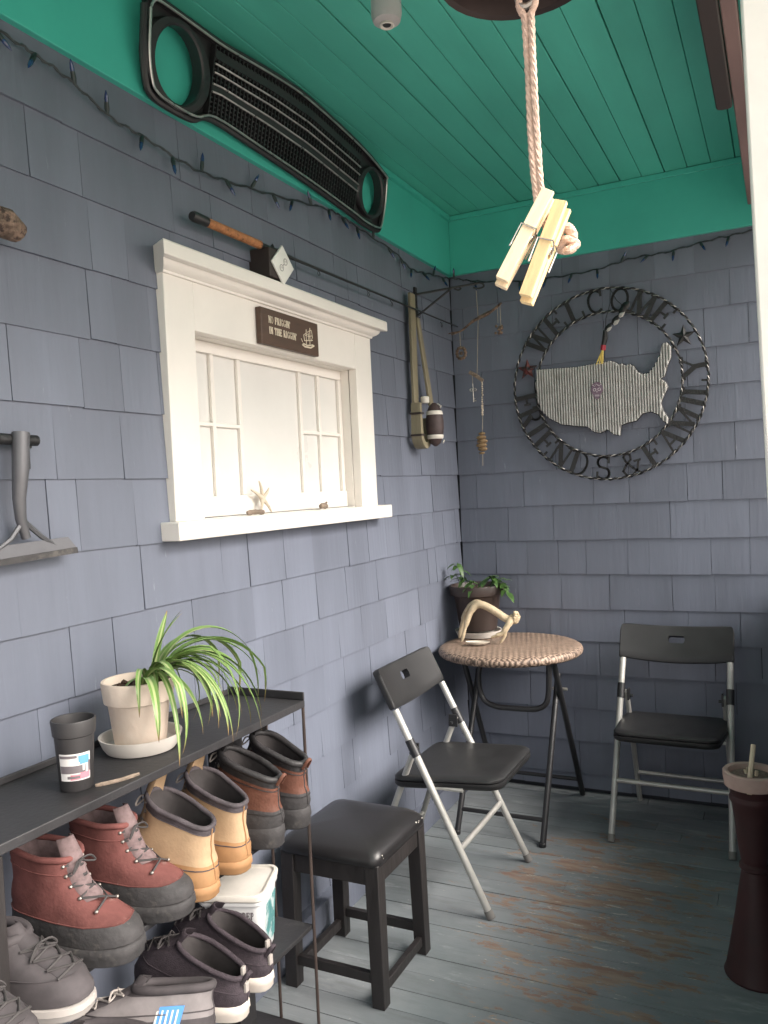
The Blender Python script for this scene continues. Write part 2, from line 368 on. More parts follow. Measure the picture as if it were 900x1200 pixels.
# ------------------------------------------------------------------ mesh helpers
class MB:
    def __init__(self): self.v = []; self.f = []; self.m = []; self.uv = {}
    def _add(self, vs, fs, mi=0):
        o = len(self.v); self.v += [Vector(x) for x in vs]
        for f in fs: self.f.append([i+o for i in f]); self.m.append(mi)
        return o
    def box(self, a, b, mi=0, T=None):
        x0, y0, z0 = a; x1, y1, z1 = b
        vs = [(x0,y0,z0),(x1,y0,z0),(x1,y1,z0),(x0,y1,z0),(x0,y0,z1),(x1,y0,z1),(x1,y1,z1),(x0,y1,z1)]
        if T is not None: vs = [T @ Vector(q) for q in vs]
        self._add(vs, [(0,3,2,1),(4,5,6,7),(0,1,5,4),(1,2,6,5),(2,3,7,6),(3,0,4,7)], mi)
    def hexa(self, vs, mi=0):
        self._add(vs, [(0,3,2,1),(4,5,6,7),(0,1,5,4),(1,2,6,5),(2,3,7,6),(3,0,4,7)], mi)
    def tube(self, pts, r, n=8, mi=0, caps=True, closed=False, sx=1.0, up=None):
        pts = [Vector(p) for p in pts]; k = len(pts)
        rs = r if isinstance(r, (list, tuple)) else [r]*k
        prev = None; rings = []
        for i, p in enumerate(pts):
            if closed: d = pts[(i+1) % k]-pts[i-1]
            elif i == 0: d = pts[1]-pts[0]
            elif i == k-1: d = pts[-1]-pts[-2]
            else: d = (pts[i+1]-p).normalized()+(p-pts[i-1]).normalized()
            d = d.normalized() if d.length > 1e-9 else Vector((0, 0, 1))
            if prev is None:
                ref = Vector(up) if up else (Vector((0, 0, 1)) if abs(d.z) < 0.9 else Vector((1, 0, 0)))
                a = d.cross(ref).normalized()
            else:
                a = (prev - d*prev.dot(d))
                a = a.normalized() if a.length > 1e-6 else d.orthogonal().normalized()
            prev = a; b = d.cross(a)
            rings.append([p + rs[i]*(math.cos(2*PI*j/n)*a*sx + math.sin(2*PI*j/n)*b) for j in range(n)])
        vs = [q for rg in rings for q in rg]; fs = []
        for i in range(k if closed else k-1):
            i2 = (i+1) % k
            for j in range(n):
                fs.append((i*n+j, i*n+(j+1) % n, i2*n+(j+1) % n, i2*n+j))
        if caps and not closed:
            fs.append(tuple(reversed(range(n)))); fs.append(tuple((k-1)*n+j for j in range(n)))
        self._add(vs, fs, mi)
    def lathe(self, prof, n=32, c=(0, 0, 0), mi=0, T=None, capb=True, capt=True):
        vs = []; fs = []
        for r, z in prof:
            for j in range(n):
                q = Vector((r*math.cos(2*PI*j/n), r*math.sin(2*PI*j/n), z))
                vs.append((T @ q if T is not None else q)+Vector(c))
        for i in range(len(prof)-1):
            for j in range(n):
                fs.append((i*n+j, i*n+(j+1) % n, (i+1)*n+(j+1) % n, (i+1)*n+j))
        if capb and prof[0][0] > 1e-6: fs.append(tuple(reversed(range(n))))
        if capt and prof[-1][0] > 1e-6: fs.append(tuple((len(prof)-1)*n+j for j in range(n)))
        self._add(vs, fs, mi)
    def prism(self, poly, f0, f1, mi=0):
        """poly of 2d points; f0/f1 map (a,b) to a 3d point on the back / front face"""
        n = len(poly)
        vs = [f0(*p) for p in poly]+[f1(*p) for p in poly]
        fs = [tuple(reversed(range(n))), tuple(range(n, 2*n))]
        for i in range(n): fs.append((i, (i+1) % n, n+(i+1) % n, n+i))
        self._add(vs, fs, mi)
    def loft(self, rings, mi=0, closed=True, capa=False, capb=False, mis=None):
        n = len(rings[0]); vs = [q for r_ in rings for q in r_]; fs = []; ms = []
        o = len(self.v); self.v += [Vector(x) for x in vs]
        for i in range(len(rings)-1):
            for j in range(n if closed else n-1):
                self.f.append([o+i*n+j, o+i*n+(j+1) % n, o+(i+1)*n+(j+1) % n, o+(i+1)*n+j])
                self.m.append(mis(i, j) if mis else mi)
        if capa: self.f.append([o+j for j in reversed(range(n))]); self.m.append(mis(0, 0) if mis else mi)
        if capb: self.f.append([o+(len(rings)-1)*n+j for j in range(n)]); self.m.append(mis(len(rings)-2, 0) if mis else mi)
    def ball(self, c, r, n=10, mi=0, s=(1, 1, 1)):
        prof = [(math.sin(PI*i/n), -math.cos(PI*i/n)) for i in range(n+1)]
        T = Matrix.Diagonal((r*s[0], r*s[1], r*s[2])).to_4x4()
        self.lathe([(max(a, 1e-4), b) for a, b in prof], 2*n, c, mi, T)
    def build(self, name, mats, parent=None, sharp=40, bevel=0.0, sub=0, loc=None, recalc=True):
        me = bpy.data.meshes.new(name)
        me.from_pydata(self.v, [], self.f)
        mats = mats if isinstance(mats, (list, tuple)) else [mats]
        for m in mats: me.materials.append(m)
        me.polygons.foreach_set('material_index', self.m)
        if recalc:
            bm = bmesh.new(); bm.from_mesh(me)
            bmesh.ops.remove_doubles(bm, verts=bm.verts, dist=1e-6)
            bmesh.ops.recalc_face_normals(bm, faces=bm.faces)
            bm.to_mesh(me); bm.free()
        me.shade_smooth()
        me.set_sharp_from_angle(angle=R(sharp))
        o = bpy.data.objects.new(name, me); C.objects.link(o)
        if parent: o.parent = parent
        if loc is not None: o.location = loc
        if bevel:
            b = o.modifiers.new('bevel', 'BEVEL'); b.width = bevel; b.segments = 2; b.limit_method = 'ANGLE'; b.angle_limit = R(35)
            b.harden_normals = False
        if sub:
            s = o.modifiers.new('sub', 'SUBSURF'); s.levels = sub; s.render_levels = sub
        return o

def tag(o, label=None, cat=None, group=None, kind=None):
    if label: o['label'] = label
    if cat: o['category'] = cat
    if group: o['group'] = group
    if kind: o['kind'] = kind
    return o
def thing(name, label, cat, loc=(0, 0, 0), rz=0, group=None):
    o = bpy.data.objects.new(name, None); C.objects.link(o)
    o.empty_display_size = 0.05
    o.location = loc; o.rotation_euler = (0, 0, rz)
    return tag(o, label, cat, group)
def copy_tree(o, parent=None):
    c = o.copy(); C.objects.link(c)
    if parent: c.parent = parent
    for ch in list(o.children): copy_tree(ch, c)
    return c
def bez(pts, n=8):
    """Catmull-Rom through points"""
    P = [Vector(p) for p in pts]; P = [P[0]*2-P[1]]+P+[P[-1]*2-P[-2]]
    out = []
    for i in range(1, len(P)-2):
        for k in range(n):
            t = k/n
            a, b, c, d = P[i-1], P[i], P[i+1], P[i+2]
            out.append(0.5*((2*b)+(c-a)*t+(2*a-5*b+4*c-d)*t*t+(3*b-a-3*c+d)*t*t*t))
    out.append(P[-2]); return out
def rrect(w, h, r, n=5):
    """rounded rectangle outline centred at 0"""
    out = []
    for cx, cy, a0 in ((w/2-r, h/2-r, 0), (-w/2+r, h/2-r, 90), (-w/2+r, -h/2+r, 180), (w/2-r, -h/2+r, 270)):
        for k in range(n+1):
            a = R(a0+90*k/n); out.append((cx+r*math.cos(a), cy+r*math.sin(a)))
    return out

# ------------------------------------------------------------------ setting: ground, floor, walls, ceiling
b = MB(); b.box((-60, -80, -0.62), (80, 60, -0.55)); tag(b.build('ground', M['ground']), kind='structure')

b = MB()
rf = random.Random(3)
y = 0.02
while y > -4.6:
    w = 0.088
    x = -0.05; jn = []
    if rf.random() < 0.45: jn = [rf.uniform(0.4, 1.2)]
    xs = [-0.05]+jn+[1.62]
    for i in range(len(xs)-1):
        dz = rf.uniform(-0.0012, 0.0008)
        b.box((xs[i]+0.0008, y-w+rf.uniform(0.0010, 0.0024), -0.02), (xs[i+1]-0.0008, y, dz))
    y -= w
fl = b.build('floor', [M['floor']], bevel=0.0012)
tag(fl, kind='structure')
b = MB(); b.box((-0.2, -4.65, -0.5), (1.62, 0.2, -0.022)); tag(b.build('floor_base', [M['gap']]), kind='structure')

COURSES = [0.02, 0.085, 0.235, 0.385, 0.54, 0.692, 0.836, 0.994, 1.150, 1.309, 1.470, 1.630, 1.788, 1.947, 2.109, 2.256, 2.436]
def shingles(b, u0, u1, place, rnd, hole=None, top=2.46):
    """place(u, z, out) -> 3d.  One tapered slab per shingle, each course lapping the one below."""
    for ci in range(len(COURSES)-1):
        z0, z1 = COURSES[ci], min(COURSES[ci+1]+0.02, top)
        spans = [(u0, u1)]
        if hole and z0 < hole[3] and COURSES[ci+1] > hole[2]:
            spans = [(u0, hole[0]), (hole[1], u1)]
        for s0, s1 in spans:
            u = s0
            first = True
            while u < s1-1e-4:
                w = rnd.choice((0.085, 0.12, 0.15, 0.17, 0.2, 0.235, 0.26, 0.3)) * rnd.uniform(0.92, 1.08)
                if first: w *= rnd.uniform(0.35, 1.0); first = False
                e = min(u+w, s1)
                if s1-e < 0.05: e = s1
                q = rnd.random()
                g0 = 0.0019 if q < 0.5 else (0.0006 if q < 0.8 else 0.0)
                g1 = g0 if rnd.random() < 0.65 else 0.0002
                zz = z0+rnd.uniform(-0.0016, 0.0016)
                pb = 0.0105+rnd.uniform(-0.0015, 0.0015); pt = 0.0035+rnd.uniform(-0.0008, 0.0008)
                a = [place(u+g0, zz, -0.003), place(e-g0*0.6, zz+rnd.uniform(-.001, .001), -0.003), place(e-g1*0.6, z1, -0.003), place(u+g1, z1, -0.003)]
                c = [place(u+g0, zz, pb), place(e-g0*0.6, zz, pb), place(e-g1*0.6, z1, pt), place(u+g1, z1, pt)]
                b.hexa([a[0], a[1], a[2], a[3], c[0], c[1], c[2], c[3]])
                u = e
HOLE = (-1.965, -1.03, 1.36, 1.87)
b = MB()
shingles(b, -4.55, -0.008, lambda u, z, o: Vector((o, u, z)), random.Random(11), HOLE)
for lo, hi in (((-0.12, -4.6, -0.1), (-0.004, HOLE[0], 2.9)), ((-0.12, HOLE[1], -0.1), (-0.004, 0.12, 2.9)),
               ((-0.12, HOLE[0], -0.1), (-0.004, HOLE[1], HOLE[2])), ((-0.12, HOLE[0], HOLE[3]), (-0.004, HOLE[1], 2.9))):
    b.box(lo, hi, 1)
# painted skirting board under the lowest course
b.box((0.0, -4.55, 0.0), (0.047, -0.002, 0.10), 0)
wl = b.build('house_wall', [M['shingle_l'], M['gap']], sharp=25)
tag(wl, 'long slate blue shingled house wall that holds the white window', 'wall', kind='structure')
b = MB()
shingles(b, 0.0125, 1.62, lambda u, z, o: Vector((u, -o, z)), random.Random(23))
b.box((0.0, 0.004, -0.1), (1.75, 0.12, 2.9), 1)
wb = b.build('end_wall', [M['shingle_b'], M['gap']], sharp=25)
tag(wb, 'slate blue shingled end wall behind the round metal sign', 'wall', kind='structure')

# ceiling of narrow boards running away from the camera
ZC = 2.690
b = MB(); x = 0.0
rc = random.Random(5)
while x < 1.62:
    b.box((x+rc.choice((0.0003, 0.0008, 0.0012, 0.0026)), -4.6, ZC+rc.uniform(0, 0.0018)), (x+0.0895, 0.0, ZC+0.02)); x += 0.091
ce = b.build('ceiling', [M['teal']], bevel=0.0022)
tag(ce, kind='structure')
b = MB(); b.box((-0.3, -4.75, ZC+0.021), (2.05, 0.4, ZC+0.20)); o = b.build('sky_block_slab', [M['gap']]); tag(o, kind='structure')  # unseen slab added above the ceiling to block the sky light
b = MB()
b.box((0.0, -4.6, 2.413), (0.022, 0.0, ZC-0.001)); b.box((0.022, -4.6, ZC-0.024), (0.038, -0.02, ZC-0.001))
o = b.build('frieze_board', [M['teal_f']], parent=ce, bevel=0.002)
b = MB()
b.box((0.0225, -0.022, 2.413), (1.44, 0.0, ZC-0.001)); b.box((0.0385, -0.037, ZC-0.024), (1.44, -0.0225, ZC-0.001))
o = b.build('frieze_board', [M['teal_f']], parent=ce, bevel=0.002)
b = MB(); b.box((1.44, -4.6, 2.40), (1.56, -0.001, ZC-0.001)); o = b.build('edge_beam', [M['teal_f']], parent=ce, bevel=0.003)

# low solid rail wall along the open side
hw = thing('railing_wall', 'low dark boarded railing wall along the open right side', 'railing', (1.455, 0, 0))
b = MB()
yy = -0.02
while yy > -2.3:
    b.box((-0.0, yy-0.088, 0.0), (0.03, yy, 0.90)); yy -= 0.09
b.build('boards', [M['shingle_l']], hw)
b = MB(); b.box((-0.03, -2.32, 0.9), (0.09, -0.02, 0.94)); b.build('cap_rail', [M['shingle_l']], hw, bevel=0.004)

# white corner post of the porch
po = thing('porch_post', 'thick white painted porch post at the right edge of the picture', 'post', (1.383, -2.42, 0))
b = MB(); b.box((0, -0.08, 0.0), (0.14, 0.06, 2.40)); o = b.build('shaft', [M['postw']], po, bevel=0.004)
for v in o.data.vertices: v.co.x += 0.018*(2.0-v.co.z)
b = MB(); b.box((-0.014, -0.088, 0.004), (0.154, 0.068, 0.16)); o = b.build('base_block', [M['postw']], po, bevel=0.004)
for v in o.data.vertices: v.co.x += 0.035

# brown board and rail under the beam
o = MB()
pts = [(1.270, -2.6), (1.314, -2.6)]+[(1.314-0.016+0.016*math.cos(R(15*k)), -1.10+0.016*math.sin(R(15*k))) for k in range(7)]+[(1.292+0.022*math.cos(R(90+15*k)), -1.106+0.022*math.sin(R(90+15*k))) for k in range(7)]
o.prism(pts, lambda a, c: Vector((a, c, 2.462)), lambda a, c: Vector((a, c, 2.492)))
tag(o.build('plank', [M['darkbrown']], bevel=0.004), 'dark brown round ended plank slung under the teal ceiling beside white post', 'plank')
b = MB(); b.box((1.316, -2.7, 2.466), (1.352, -0.12, 2.506))
tag(b.build('rail', [M['rail']], bevel=0.004), 'long pinkish brown rail running under the ceiling beside white post', 'rail')

# ------------------------------------------------------------------ window
wn = thing('window', 'white framed window with blanked panes and deep white sill', 'window', (0, 0, 0))
b = MB()
cy0, cy1, oy0, oy1 = -2.063, -0.922, -1.949, -1.046
b.box((-0.002, cy0, 1.357), (0.030, oy0, 1.995)); b.box((-0.002, oy1, 1.357), (0.030, cy1, 1.995)); b.box((-0.002, oy0, 1.857), (0.0295, oy1, 1.995))
b.box((-0.065, oy0-0.012, 1.345), (-0.003, oy0+0.002, 1.869)); b.box((-0.065, oy1-0.002, 1.345), (-0.003, oy1+0.012, 1.869)); b.box((-0.065, oy0+0.002, 1.855), (-0.003, oy1-0.002, 1.869))
b.build('casing', [M['white']], wn, bevel=0.0025)
b = MB()
prof = [(0.0, 1.985), (0.036, 1.985), (0.038, 1.992), (0.048, 1.997), (0.056, 2.004), (0.060, 2.013), (0.078, 2.013), (0.080, 2.016), (0.080, 2.047), (0.077, 2.051), (0.0, 2.057)]
def corn(p, e):
    x, z = p; k = max(0.0, x-0.03)
    return Vector((x, cy0-k*1.02 if e == 0 else cy1+k*1.02, z))
b.loft([[corn(p, 0) for p in prof], [corn(p, 1) for p in prof]], capa=True, capb=True)
b.build('cornice', [M['white']], wn, bevel=0.0012, sharp=30)
b = MB(); b.box((-0.065, oy0+.003, 1.338), (0.0, oy1-.003, 1.3597)); b.box((0.0, -2.098, 1.310), (0.068, -0.878, 1.3575))
b.build('sill', [M['white']], wn, bevel=0.003)
b = MB(); b.box((-0.095, oy0-0.02, 1.34), (-0.047, oy1+0.02, 1.87)); b.build('back_panel', [M['white_p']], wn)
b = MB(); b.box((-0.0468, oy0+0.0022, 1.3602), (-0.030, oy1-0.0022, 1.418)); b.build('bottom_rail', [M['white']], wn, bevel=0.002)
b = MB(); b.box((-0.0468, oy0+.0022, 1.822), (-0.034, oy1-.0022, 1.8548)); b.box((-0.0468, oy1-0.024, 1.4182), (-0.0345, oy1-.0022, 1.8218)); b.box((-0.0468, oy0+.0022, 1.4182), (-0.0345, oy0+0.022, 1.8218))
b.build('panel_frame', [M['white']], wn, bevel=0.002)
for ys, nm in (((-1.800, -1.672), 'l'), ((-1.330, -1.208), 'r')):
    b = MB()
    for yv in ys: b.box((-0.0468, yv-0.008, 1.4182), (-0.036, yv+0.008, 1.8218))
    ya, yb_ = (oy0+0.022, ys[1]-0.008) if nm == 'l' else (ys[0]+0.008, oy1-0.024)
    for a_, c_ in ([(ya, ys[0]-0.008), (ys[0]+0.008, yb_)] if nm == 'l' else [(ya, ys[1]-0.008), (ys[1]+0.008, yb_)]):
        b.box((-0.0468, a_, 1.616), (-0.0365, c_, 1.628))
    b.build('muntins', [M['white']], wn, bevel=0.002)

# ------------------------------------------------------------------ lettering (strokes with serifs), unit box 0..1 wide, 0..1 high
K, T_ = 0.25, 0.12      # thick and thin strokes
def arc(cx, cy, rx, ry, a0, a1, n=10): return [(cx+rx*math.cos(R(a0+(a1-a0)*i/n)), cy+ry*math.sin(R(a0+(a1-a0)*i/n))) for i in range(n+1)]
GL = {
 'W': [(K, [(.05, 1), (.28, 0)]), (T_, [(.28, 0), (.5, .95)]), (K, [(.5, .95), (.72, 0)]), (T_, [(.72, 0), (.95, 1)]), ('s', .05, 1), ('s', .5, 1), ('s', .95, 1)],
 'E': [(K, [(.2, 0), (.2, 1)]), (T_, [(.1, 1), (.85, 1)]), (T_, [(.1, 0), (.88, 0)]), (T_, [(.2, .52), (.65, .52)]), (T_, [(.85, 1), (.85, .8)]), (T_, [(.88, 0), (.88, .22)]), (T_, [(.65, .4), (.65, .64)])],
 'L': [(K, [(.25, 0), (.25, 1)]), ('s', .25, 1), (T_, [(.1, 0), (.85, 0)]), (T_, [(.85, 0), (.85, .25)])],
 'C': [(.13, arc(.52, .5, .38, .48, 50, 310, 16)), (T_, [(.8, .98), (.8, .72)])],
 'O': [(.13, arc(.5, .5, .4, .48, 0, 360, 22))],
 'M': [(T_, [(.12, 0), (.12, 1)]), (K, [(.12, 1), (.5, .1)]), (T_, [(.5, .1), (.85, 1)]), (K, [(.85, 0), (.85, 1)]), ('s', .12, 0), ('s', .85, 0), ('s', .85, 1), ('s', .12, 1)],
 'F': [(K, [(.25, 0), (.25, 1)]), ('s', .25, 0), (T_, [(.12, 1), (.88, 1)]), (T_, [(.88, 1), (.88, .76)]), (T_, [(.25, .52), (.66, .52)]), (T_, [(.66, .4), (.66, .64)])],
 'R': [(K, [(.22, 0), (.22, 1)]), ('s', .22, 0), (T_, [(.1, 1), (.5, 1)]), (.12, arc(.5, .76, .26, .24, 90, -90)), (T_, [(.5, .52), (.22, .52)]), (K, [(.48, .52), (.86, 0)]), ('s', .88, 0)],
 'I': [(K, [(.5, 0), (.5, 1)]), ('s', .5, 0), ('s', .5, 1)],
 'N': [(T_, [(.15, 0), (.15, 1)]), (K, [(.15, 1), (.85, 0)]), (T_, [(.85, 0), (.85, 1)]), ('s', .15, 0), ('s', .15, 1), ('s', .85, 1)],
 'D': [(K, [(.2, 0), (.2, 1)]), (T_, [(.08, 1), (.45, 1)]), (.13, arc(.45, .5, .42, .5, 90, -90, 14)), (T_, [(.45, 0), (.08, 0)])],
 'S': [(.13, arc(.5, .74, .3, .24, 40, 235, 12)+arc(.5, .25, .32, .25, 55, -140, 12)), (T_, [(.76, .96), (.76, .72)]), (T_, [(.2, .04), (.2, .3)])],
 '&': [(.12, [(.95, .55), (.8, .2), (.5, 0), (.2, .05), (.08, .28), (.3, .5), (.6, .68), (.62, .9), (.45, 1), (.28, .88), (.32, .68), (.6, .3), (.95, 0)]), ('s', .9, .58)],
 'A': [(T_, [(.1, 0), (.46, 1)]), (K, [(.48, 1), (.86, 0)]), (T_, [(.25, .36), (.68, .36)]), ('s', .1, 0), ('s', .88, 0)],
 'Y': [(K, [(.1, 1), (.5, .48)]), (T_, [(.9, 1), (.5, .48)]), (K, [(.5, 0), (.5, .5)]), ('s', .5, 0), ('s', .1, 1), ('s', .9, 1)],
 'G': [(.13, arc(.52, .5, .4, .48, 50, 330, 16)), (K, [(.8, 0.05), (.8, .42)]), ('s', .8, .42), (T_, [(.8, .98), (.8, .72)])],
 'T': [(K, [(.5, 0), (.5, 1)]), ('s', .5, 0), (T_, [(.1, 1), (.9, 1)]), (T_, [(.1, 1), (.1, .76)]), (T_, [(.9, 1), (.9, .76)])],
 'H': [(K, [(.2, 0), (.2, 1)]), (K, [(.8, 0), (.8, 1)]), (T_, [(.2, .5), (.8, .5)]), ('s', .2, 0), ('s', .2, 1), ('s', .8, 0), ('s', .8, 1)],
 'P': [(K, [(.22, 0), (.22, 1)]), ('s', .22, 0), (T_, [(.1, 1), (.5, 1)]), (.12, arc(.5, .74, .3, .26, 90, -90)), (T_, [(.5, .48), (.22, .48)])],
 "'": [(.1, [(.3, 1), (.2, .72)])],
 '-': [(.12, [(.15, .45), (.75, .45)])],
}
def glyph(b, ch, place, w, h, depth, mi=0, bold=1.0):
    """place(u, v, d) -> 3d with u,v in metres, d outward"""
    asp = h/w if w else 1
    lay = 0
    for st in GL[ch]:
        lay += 1
        dd = depth*(1+0.03*lay)
        if st[0] == 's':
            _, cx, cy = st; cy = min(max(cy, 0.035), 0.965)
            segs = [((cx-0.16, cy), (cx+0.16, cy))]; wd = T_
        else:
            wd, pl = st; segs = list(zip(pl[:-1], pl[1:]))
        for p, q in segs:
            p = Vector((p[0]*w, p[1]*h)); q = Vector((q[0]*w, q[1]*h)); d = q-p
            if d.length < 1e-6: continue
            n = Vector((-d.y, d.x)).normalized()*wd*h*0.5*0.8*bold
            e = d.normalized()*wd*h*0.2*bold
            c = [p-e-n, q+e-n, q+e+n, p-e+n]
            b.hexa([place(*v, 0) for v in c]+[place(*v, dd) for v in c], mi)

# wooden sign on the window head
sg = thing('wooden_sign', "small dark brown wooden sign with cream words and ship, above the window panes", 'sign', (0.030, -1.505, 1.8625))
b = MB(); b.box((0.0005, -0.164, 0.0), (0.020, 0.164, 0.108)); b.build('board', [M['brownsign']], sg, bevel=0.003)
b = MB()
def sgp(u, v, d): return Vector((0.0201+d, -0.125+u, v))
for txt, v0, adv in (("NO FRIGGIN'", 0.066, 0.0128), ("IN THE RIGGIN'", 0.034, 0.0134)):
    u = 0
    for ch in txt:
        if ch == ' ': u += adv*0.55; continue
        w_ = adv*(0.55 if ch in "I'" else 0.92)
        glyph(b, ch, lambda a, c, d, u=u, v0=v0: sgp(u+a, v0+c, d), w_, 0.020, 0.001, bold=0.9); u += w_*1.12
b.build('lettering', [M['cream']], sg)
b = MB()
def ship(pts, r=0.0012): b.tube([sgp(u, v, 0.0006) for u, v in pts], r, 5)
ship([(0.185, 0.026), (0.2, 0.021), (0.235, 0.022), (0.256, 0.031)], 0.003); ship([(0.19, 0.030), (0.215, 0.027), (0.25, 0.033)], 0.0022)
ship([(0.21, 0.03), (0.213, 0.078)]); ship([(0.232, 0.03), (0.236, 0.086)]); ship([(0.20, 0.04), (0.196, 0.058), (0.212, 0.066)]); ship([(0.205, 0.058), (0.222, 0.062)])
ship([(0.22, 0.042), (0.228, 0.056), (0.222, 0.072), (0.242, 0.080)]); ship([(0.24, 0.044), (0.250, 0.058), (0.244, 0.080)]); ship([(0.22, 0.056), (0.246, 0.062)]); ship([(0.188, 0.034), (0.180, 0.044)]); ship([(0.2, 0.04), (0.25, 0.048)])
b.build('ship_motif', [M['cream']], sg)

# starfish leaning on the panel, driftwood bits
def starfish():
    b = MB()
    arms = [((0, 0.0), (-0.003, 0.054)), ((0, 0), (-0.052, 0.028)), ((0, 0), (0.044, 0.032)), ((0, 0), (-0.026, -0.044)), ((0, 0), (0.036, -0.043))]
    for p, q in arms:
        pts = [Vector((0.004*math.sin(t*3), p[0]+(q[0]-p[0])*t, p[1]+(q[1]-p[1])*t)) for t in (0, .3, .6, .85, 1)]
        b.tube(pts, [.0085, .0058, .0045, .0034, .0018], 8)
    b.ball((0, 0, 0), 0.0095, 6, s=(.7, 1, 1))
    return b
o = starfish().build('starfish', [M['star']]); o.location = (-0.008, -1.625, 1.405); o.rotation_euler = (0, R(-8), 0)
tag(o, 'pale thin-armed starfish propped upright on the white sill', 'starfish')
b = MB(); b.tube(bez([(0, -.025, 0), (.008, 0, .002), (.016, .026, 0)], 3), [.006, .008, .007, .008, .007, .008, .006], 8)
o = b.build('driftwood', [M['drift']]); o.location = (0.028, -1.725, 1.3655); o.rotation_euler = (0, 0, R(-12))
tag(o, 'grey driftwood stick lying on sill left of the starfish', 'driftwood')
b = MB(); b.tube([(0, -.018, 0), (0, -.006, .002), (0, .01, .001), (0, .02, 0)], [.007, .010, .011, .008], 9)
b.tube([(-.004, .012, .004), (.004, .02, .014)], [.005, .003], 6)
o = b.build('driftwood', [M['drift']]); o.location = (0.022, -1.315, 1.3685)
tag(o, 'stubby driftwood knot lying on sill right of the starfish', 'driftwood')

# diamond plate on a dark box above the window
dp = thing('outlet_box', 'white diamond shaped outlet plate on a dark box above the window', 'outlet', (0.0, -1.60, 2.10))
b = MB(); T = Matrix.Translation((0, 0, 0)); b.box((0.004, -0.05, -0.042), (0.078, 0.035, 0.045)); b.build('box', [M['darkbrown']], dp, bevel=0.003)
b = MB()
pp = [(0.0, 0.060), (0.060, 0.0), (0.0, -0.060), (-0.060, 0.0)]
b.prism(pp, lambda u, v: Vector((0.0783, u+0.012, v+0.002)), lambda u, v: Vector((0.086, u+0.012, v+0.002))); pl = b.build('plate', [M['plate']], dp, bevel=0.0025)
b = MB()
for cx, cy in ((-0.011, -0.011), (0.011, 0.011)):
    b.tube([Vector((0.0862, 0.012+cx+0.0095*math.cos(R(a)), 0.002+cy+0.0095*math.sin(R(a)))) for a in range(0, 360, 24)], 0.0009, 5, closed=True)
    for k in (-1, 1): b.box((0.086, 0.012+cx+k*0.0035-0.0007, cy), (0.0866, 0.012+cx+k*0.0035+0.0007, cy+0.006))
b.tube([(0.0862, .012, .002), (0.0872, .012, .002)], 0.0022, 8)
b.build('sockets', [M['tubprint']], dp)

# fishing rod
fr = thing('fishing_rod', 'black fishing rod with worn cork handle along the wall over window', 'fishing rod', (0.052, -1.94, 2.150))
b = MB(); b.tube([(0, 0.035, 0.0), (0, 0.28, 0.0)], [.0125, .0125], 14); b.build('cork_grip', [M['cork']], fr)
b = MB(); b.tube([(0, -0.025, 0), (0, -0.018, 0), (0, 0.0345, 0)], [.011, .0145, .014], 14); b.build('butt_cap', [M['black']], fr)
b = MB(); b.tube([(0, .28, 0), (0, .36, .001), (0, .46, .002)], [.009, .010, .006], 10); b.tube([(-.0, .33, .0), (.0, .35, .018), (.0, .36, .004)], .003, 6); b.build('reel_seat', [M['black']], fr)
b = MB(); b.tube([(0, .46, .002), (0, 1.2, .010), (0.005, 1.885, .014)], [.0052, .004, .0026], 8); b.build('blank', [M['blackmetal']], fr)
for yv in (0.62, 0.98, 1.18, 1.45, 1.7):
    b = MB(); b.tube([(0, yv+0.0+.007*math.cos(R(a)), -.010+.007*math.sin(R(a))) for a in range(0, 360, 30)], .0013, 5, closed=True)
    b.tube([(0, yv-.014, 0.004), (0, yv, -.004), (0, yv+.014, 0.004)], .0014, 5); b.build('line_guide', [M['blackmetal']], fr)

# ------------------------------------------------------------------ grille on the frieze
gr = thing('car_grille', 'black plastic car grille with two headlight holes on teal frieze', 'car grille', (0, 0, 0))
GO = [(-2.131, 2.602), (-2.12, 2.502), (-2.100, 2.440), (-2.082, 2.421), (-2.039, 2.413), (-1.928, 2.417), (-1.851, 2.445), (-1.63, 2.442), (-1.338, 2.433), (-1.052, 2.417), (-0.937, 2.408), (-0.84, 2.412), (-0.812, 2.43), (-0.808, 2.513), (-0.822, 2.60), (-0.834, 2.615), (-1.046, 2.649), (-1.401, 2.670), (-1.592, 2.663), (-1.833, 2.640), (-1.957, 2.636), (-2.095, 2.632), (-2.122, 2.622)]
def gx(z): return 0.034+(z-2.41)*0.22
def gp(y, z, d=0.0): return Vector((gx(z)+d, y, z-d*0.2))
def gspan(y):
    zs = []
    for i in range(len(GO)):
        (y0, z0), (y1, z1) = GO[i], GO[(i+1) % len(GO)]
        if (y0-y)*(y1-y) <= 0 and y0 != y1: zs.append(z0+(z1-z0)*(y-y0)/(y1-y0))
    return (min(zs), max(zs)) if len(zs) > 1 else None
HL = ((-2.000, 2.517, 0.090), (-0.922, 2.524, 0.078))
b = MB()
yv = -2.126; st = 0.006
while yv < -0.812:
    sp = gspan(yv)
    if sp:
        segs = [sp]
        for hy, hz, hr in HL:
            if abs(yv-hy) < hr:
                h = math.sqrt(hr*hr-(yv-hy)**2); ns = []
                for s0, s1 in segs: ns += [(s0, min(s1, hz-h)), (max(s0, hz+h), s1)]
                segs = [s for s in ns if s[1]-s[0] > 0.002]
        for s0, s1 in segs:
            b._add([gp(yv, s0, -.008), gp(yv+st, s0, -.008), gp(yv+st, s1, -.008), gp(yv, s1, -.008)], [(0, 1, 2, 3)])
    yv += st
b.build('back_sheet', [M['black']], gr)
b = MB(); rim = bez([gp(*p, .0) for p in GO]+[gp(*GO[0], 0)], 4)[:-1]; b.tube(rim, 0.0095, 8, closed=True); b.build('outer_rim', [M['black']], gr)
cgy, cgz = -1.47, 2.53
b = MB()
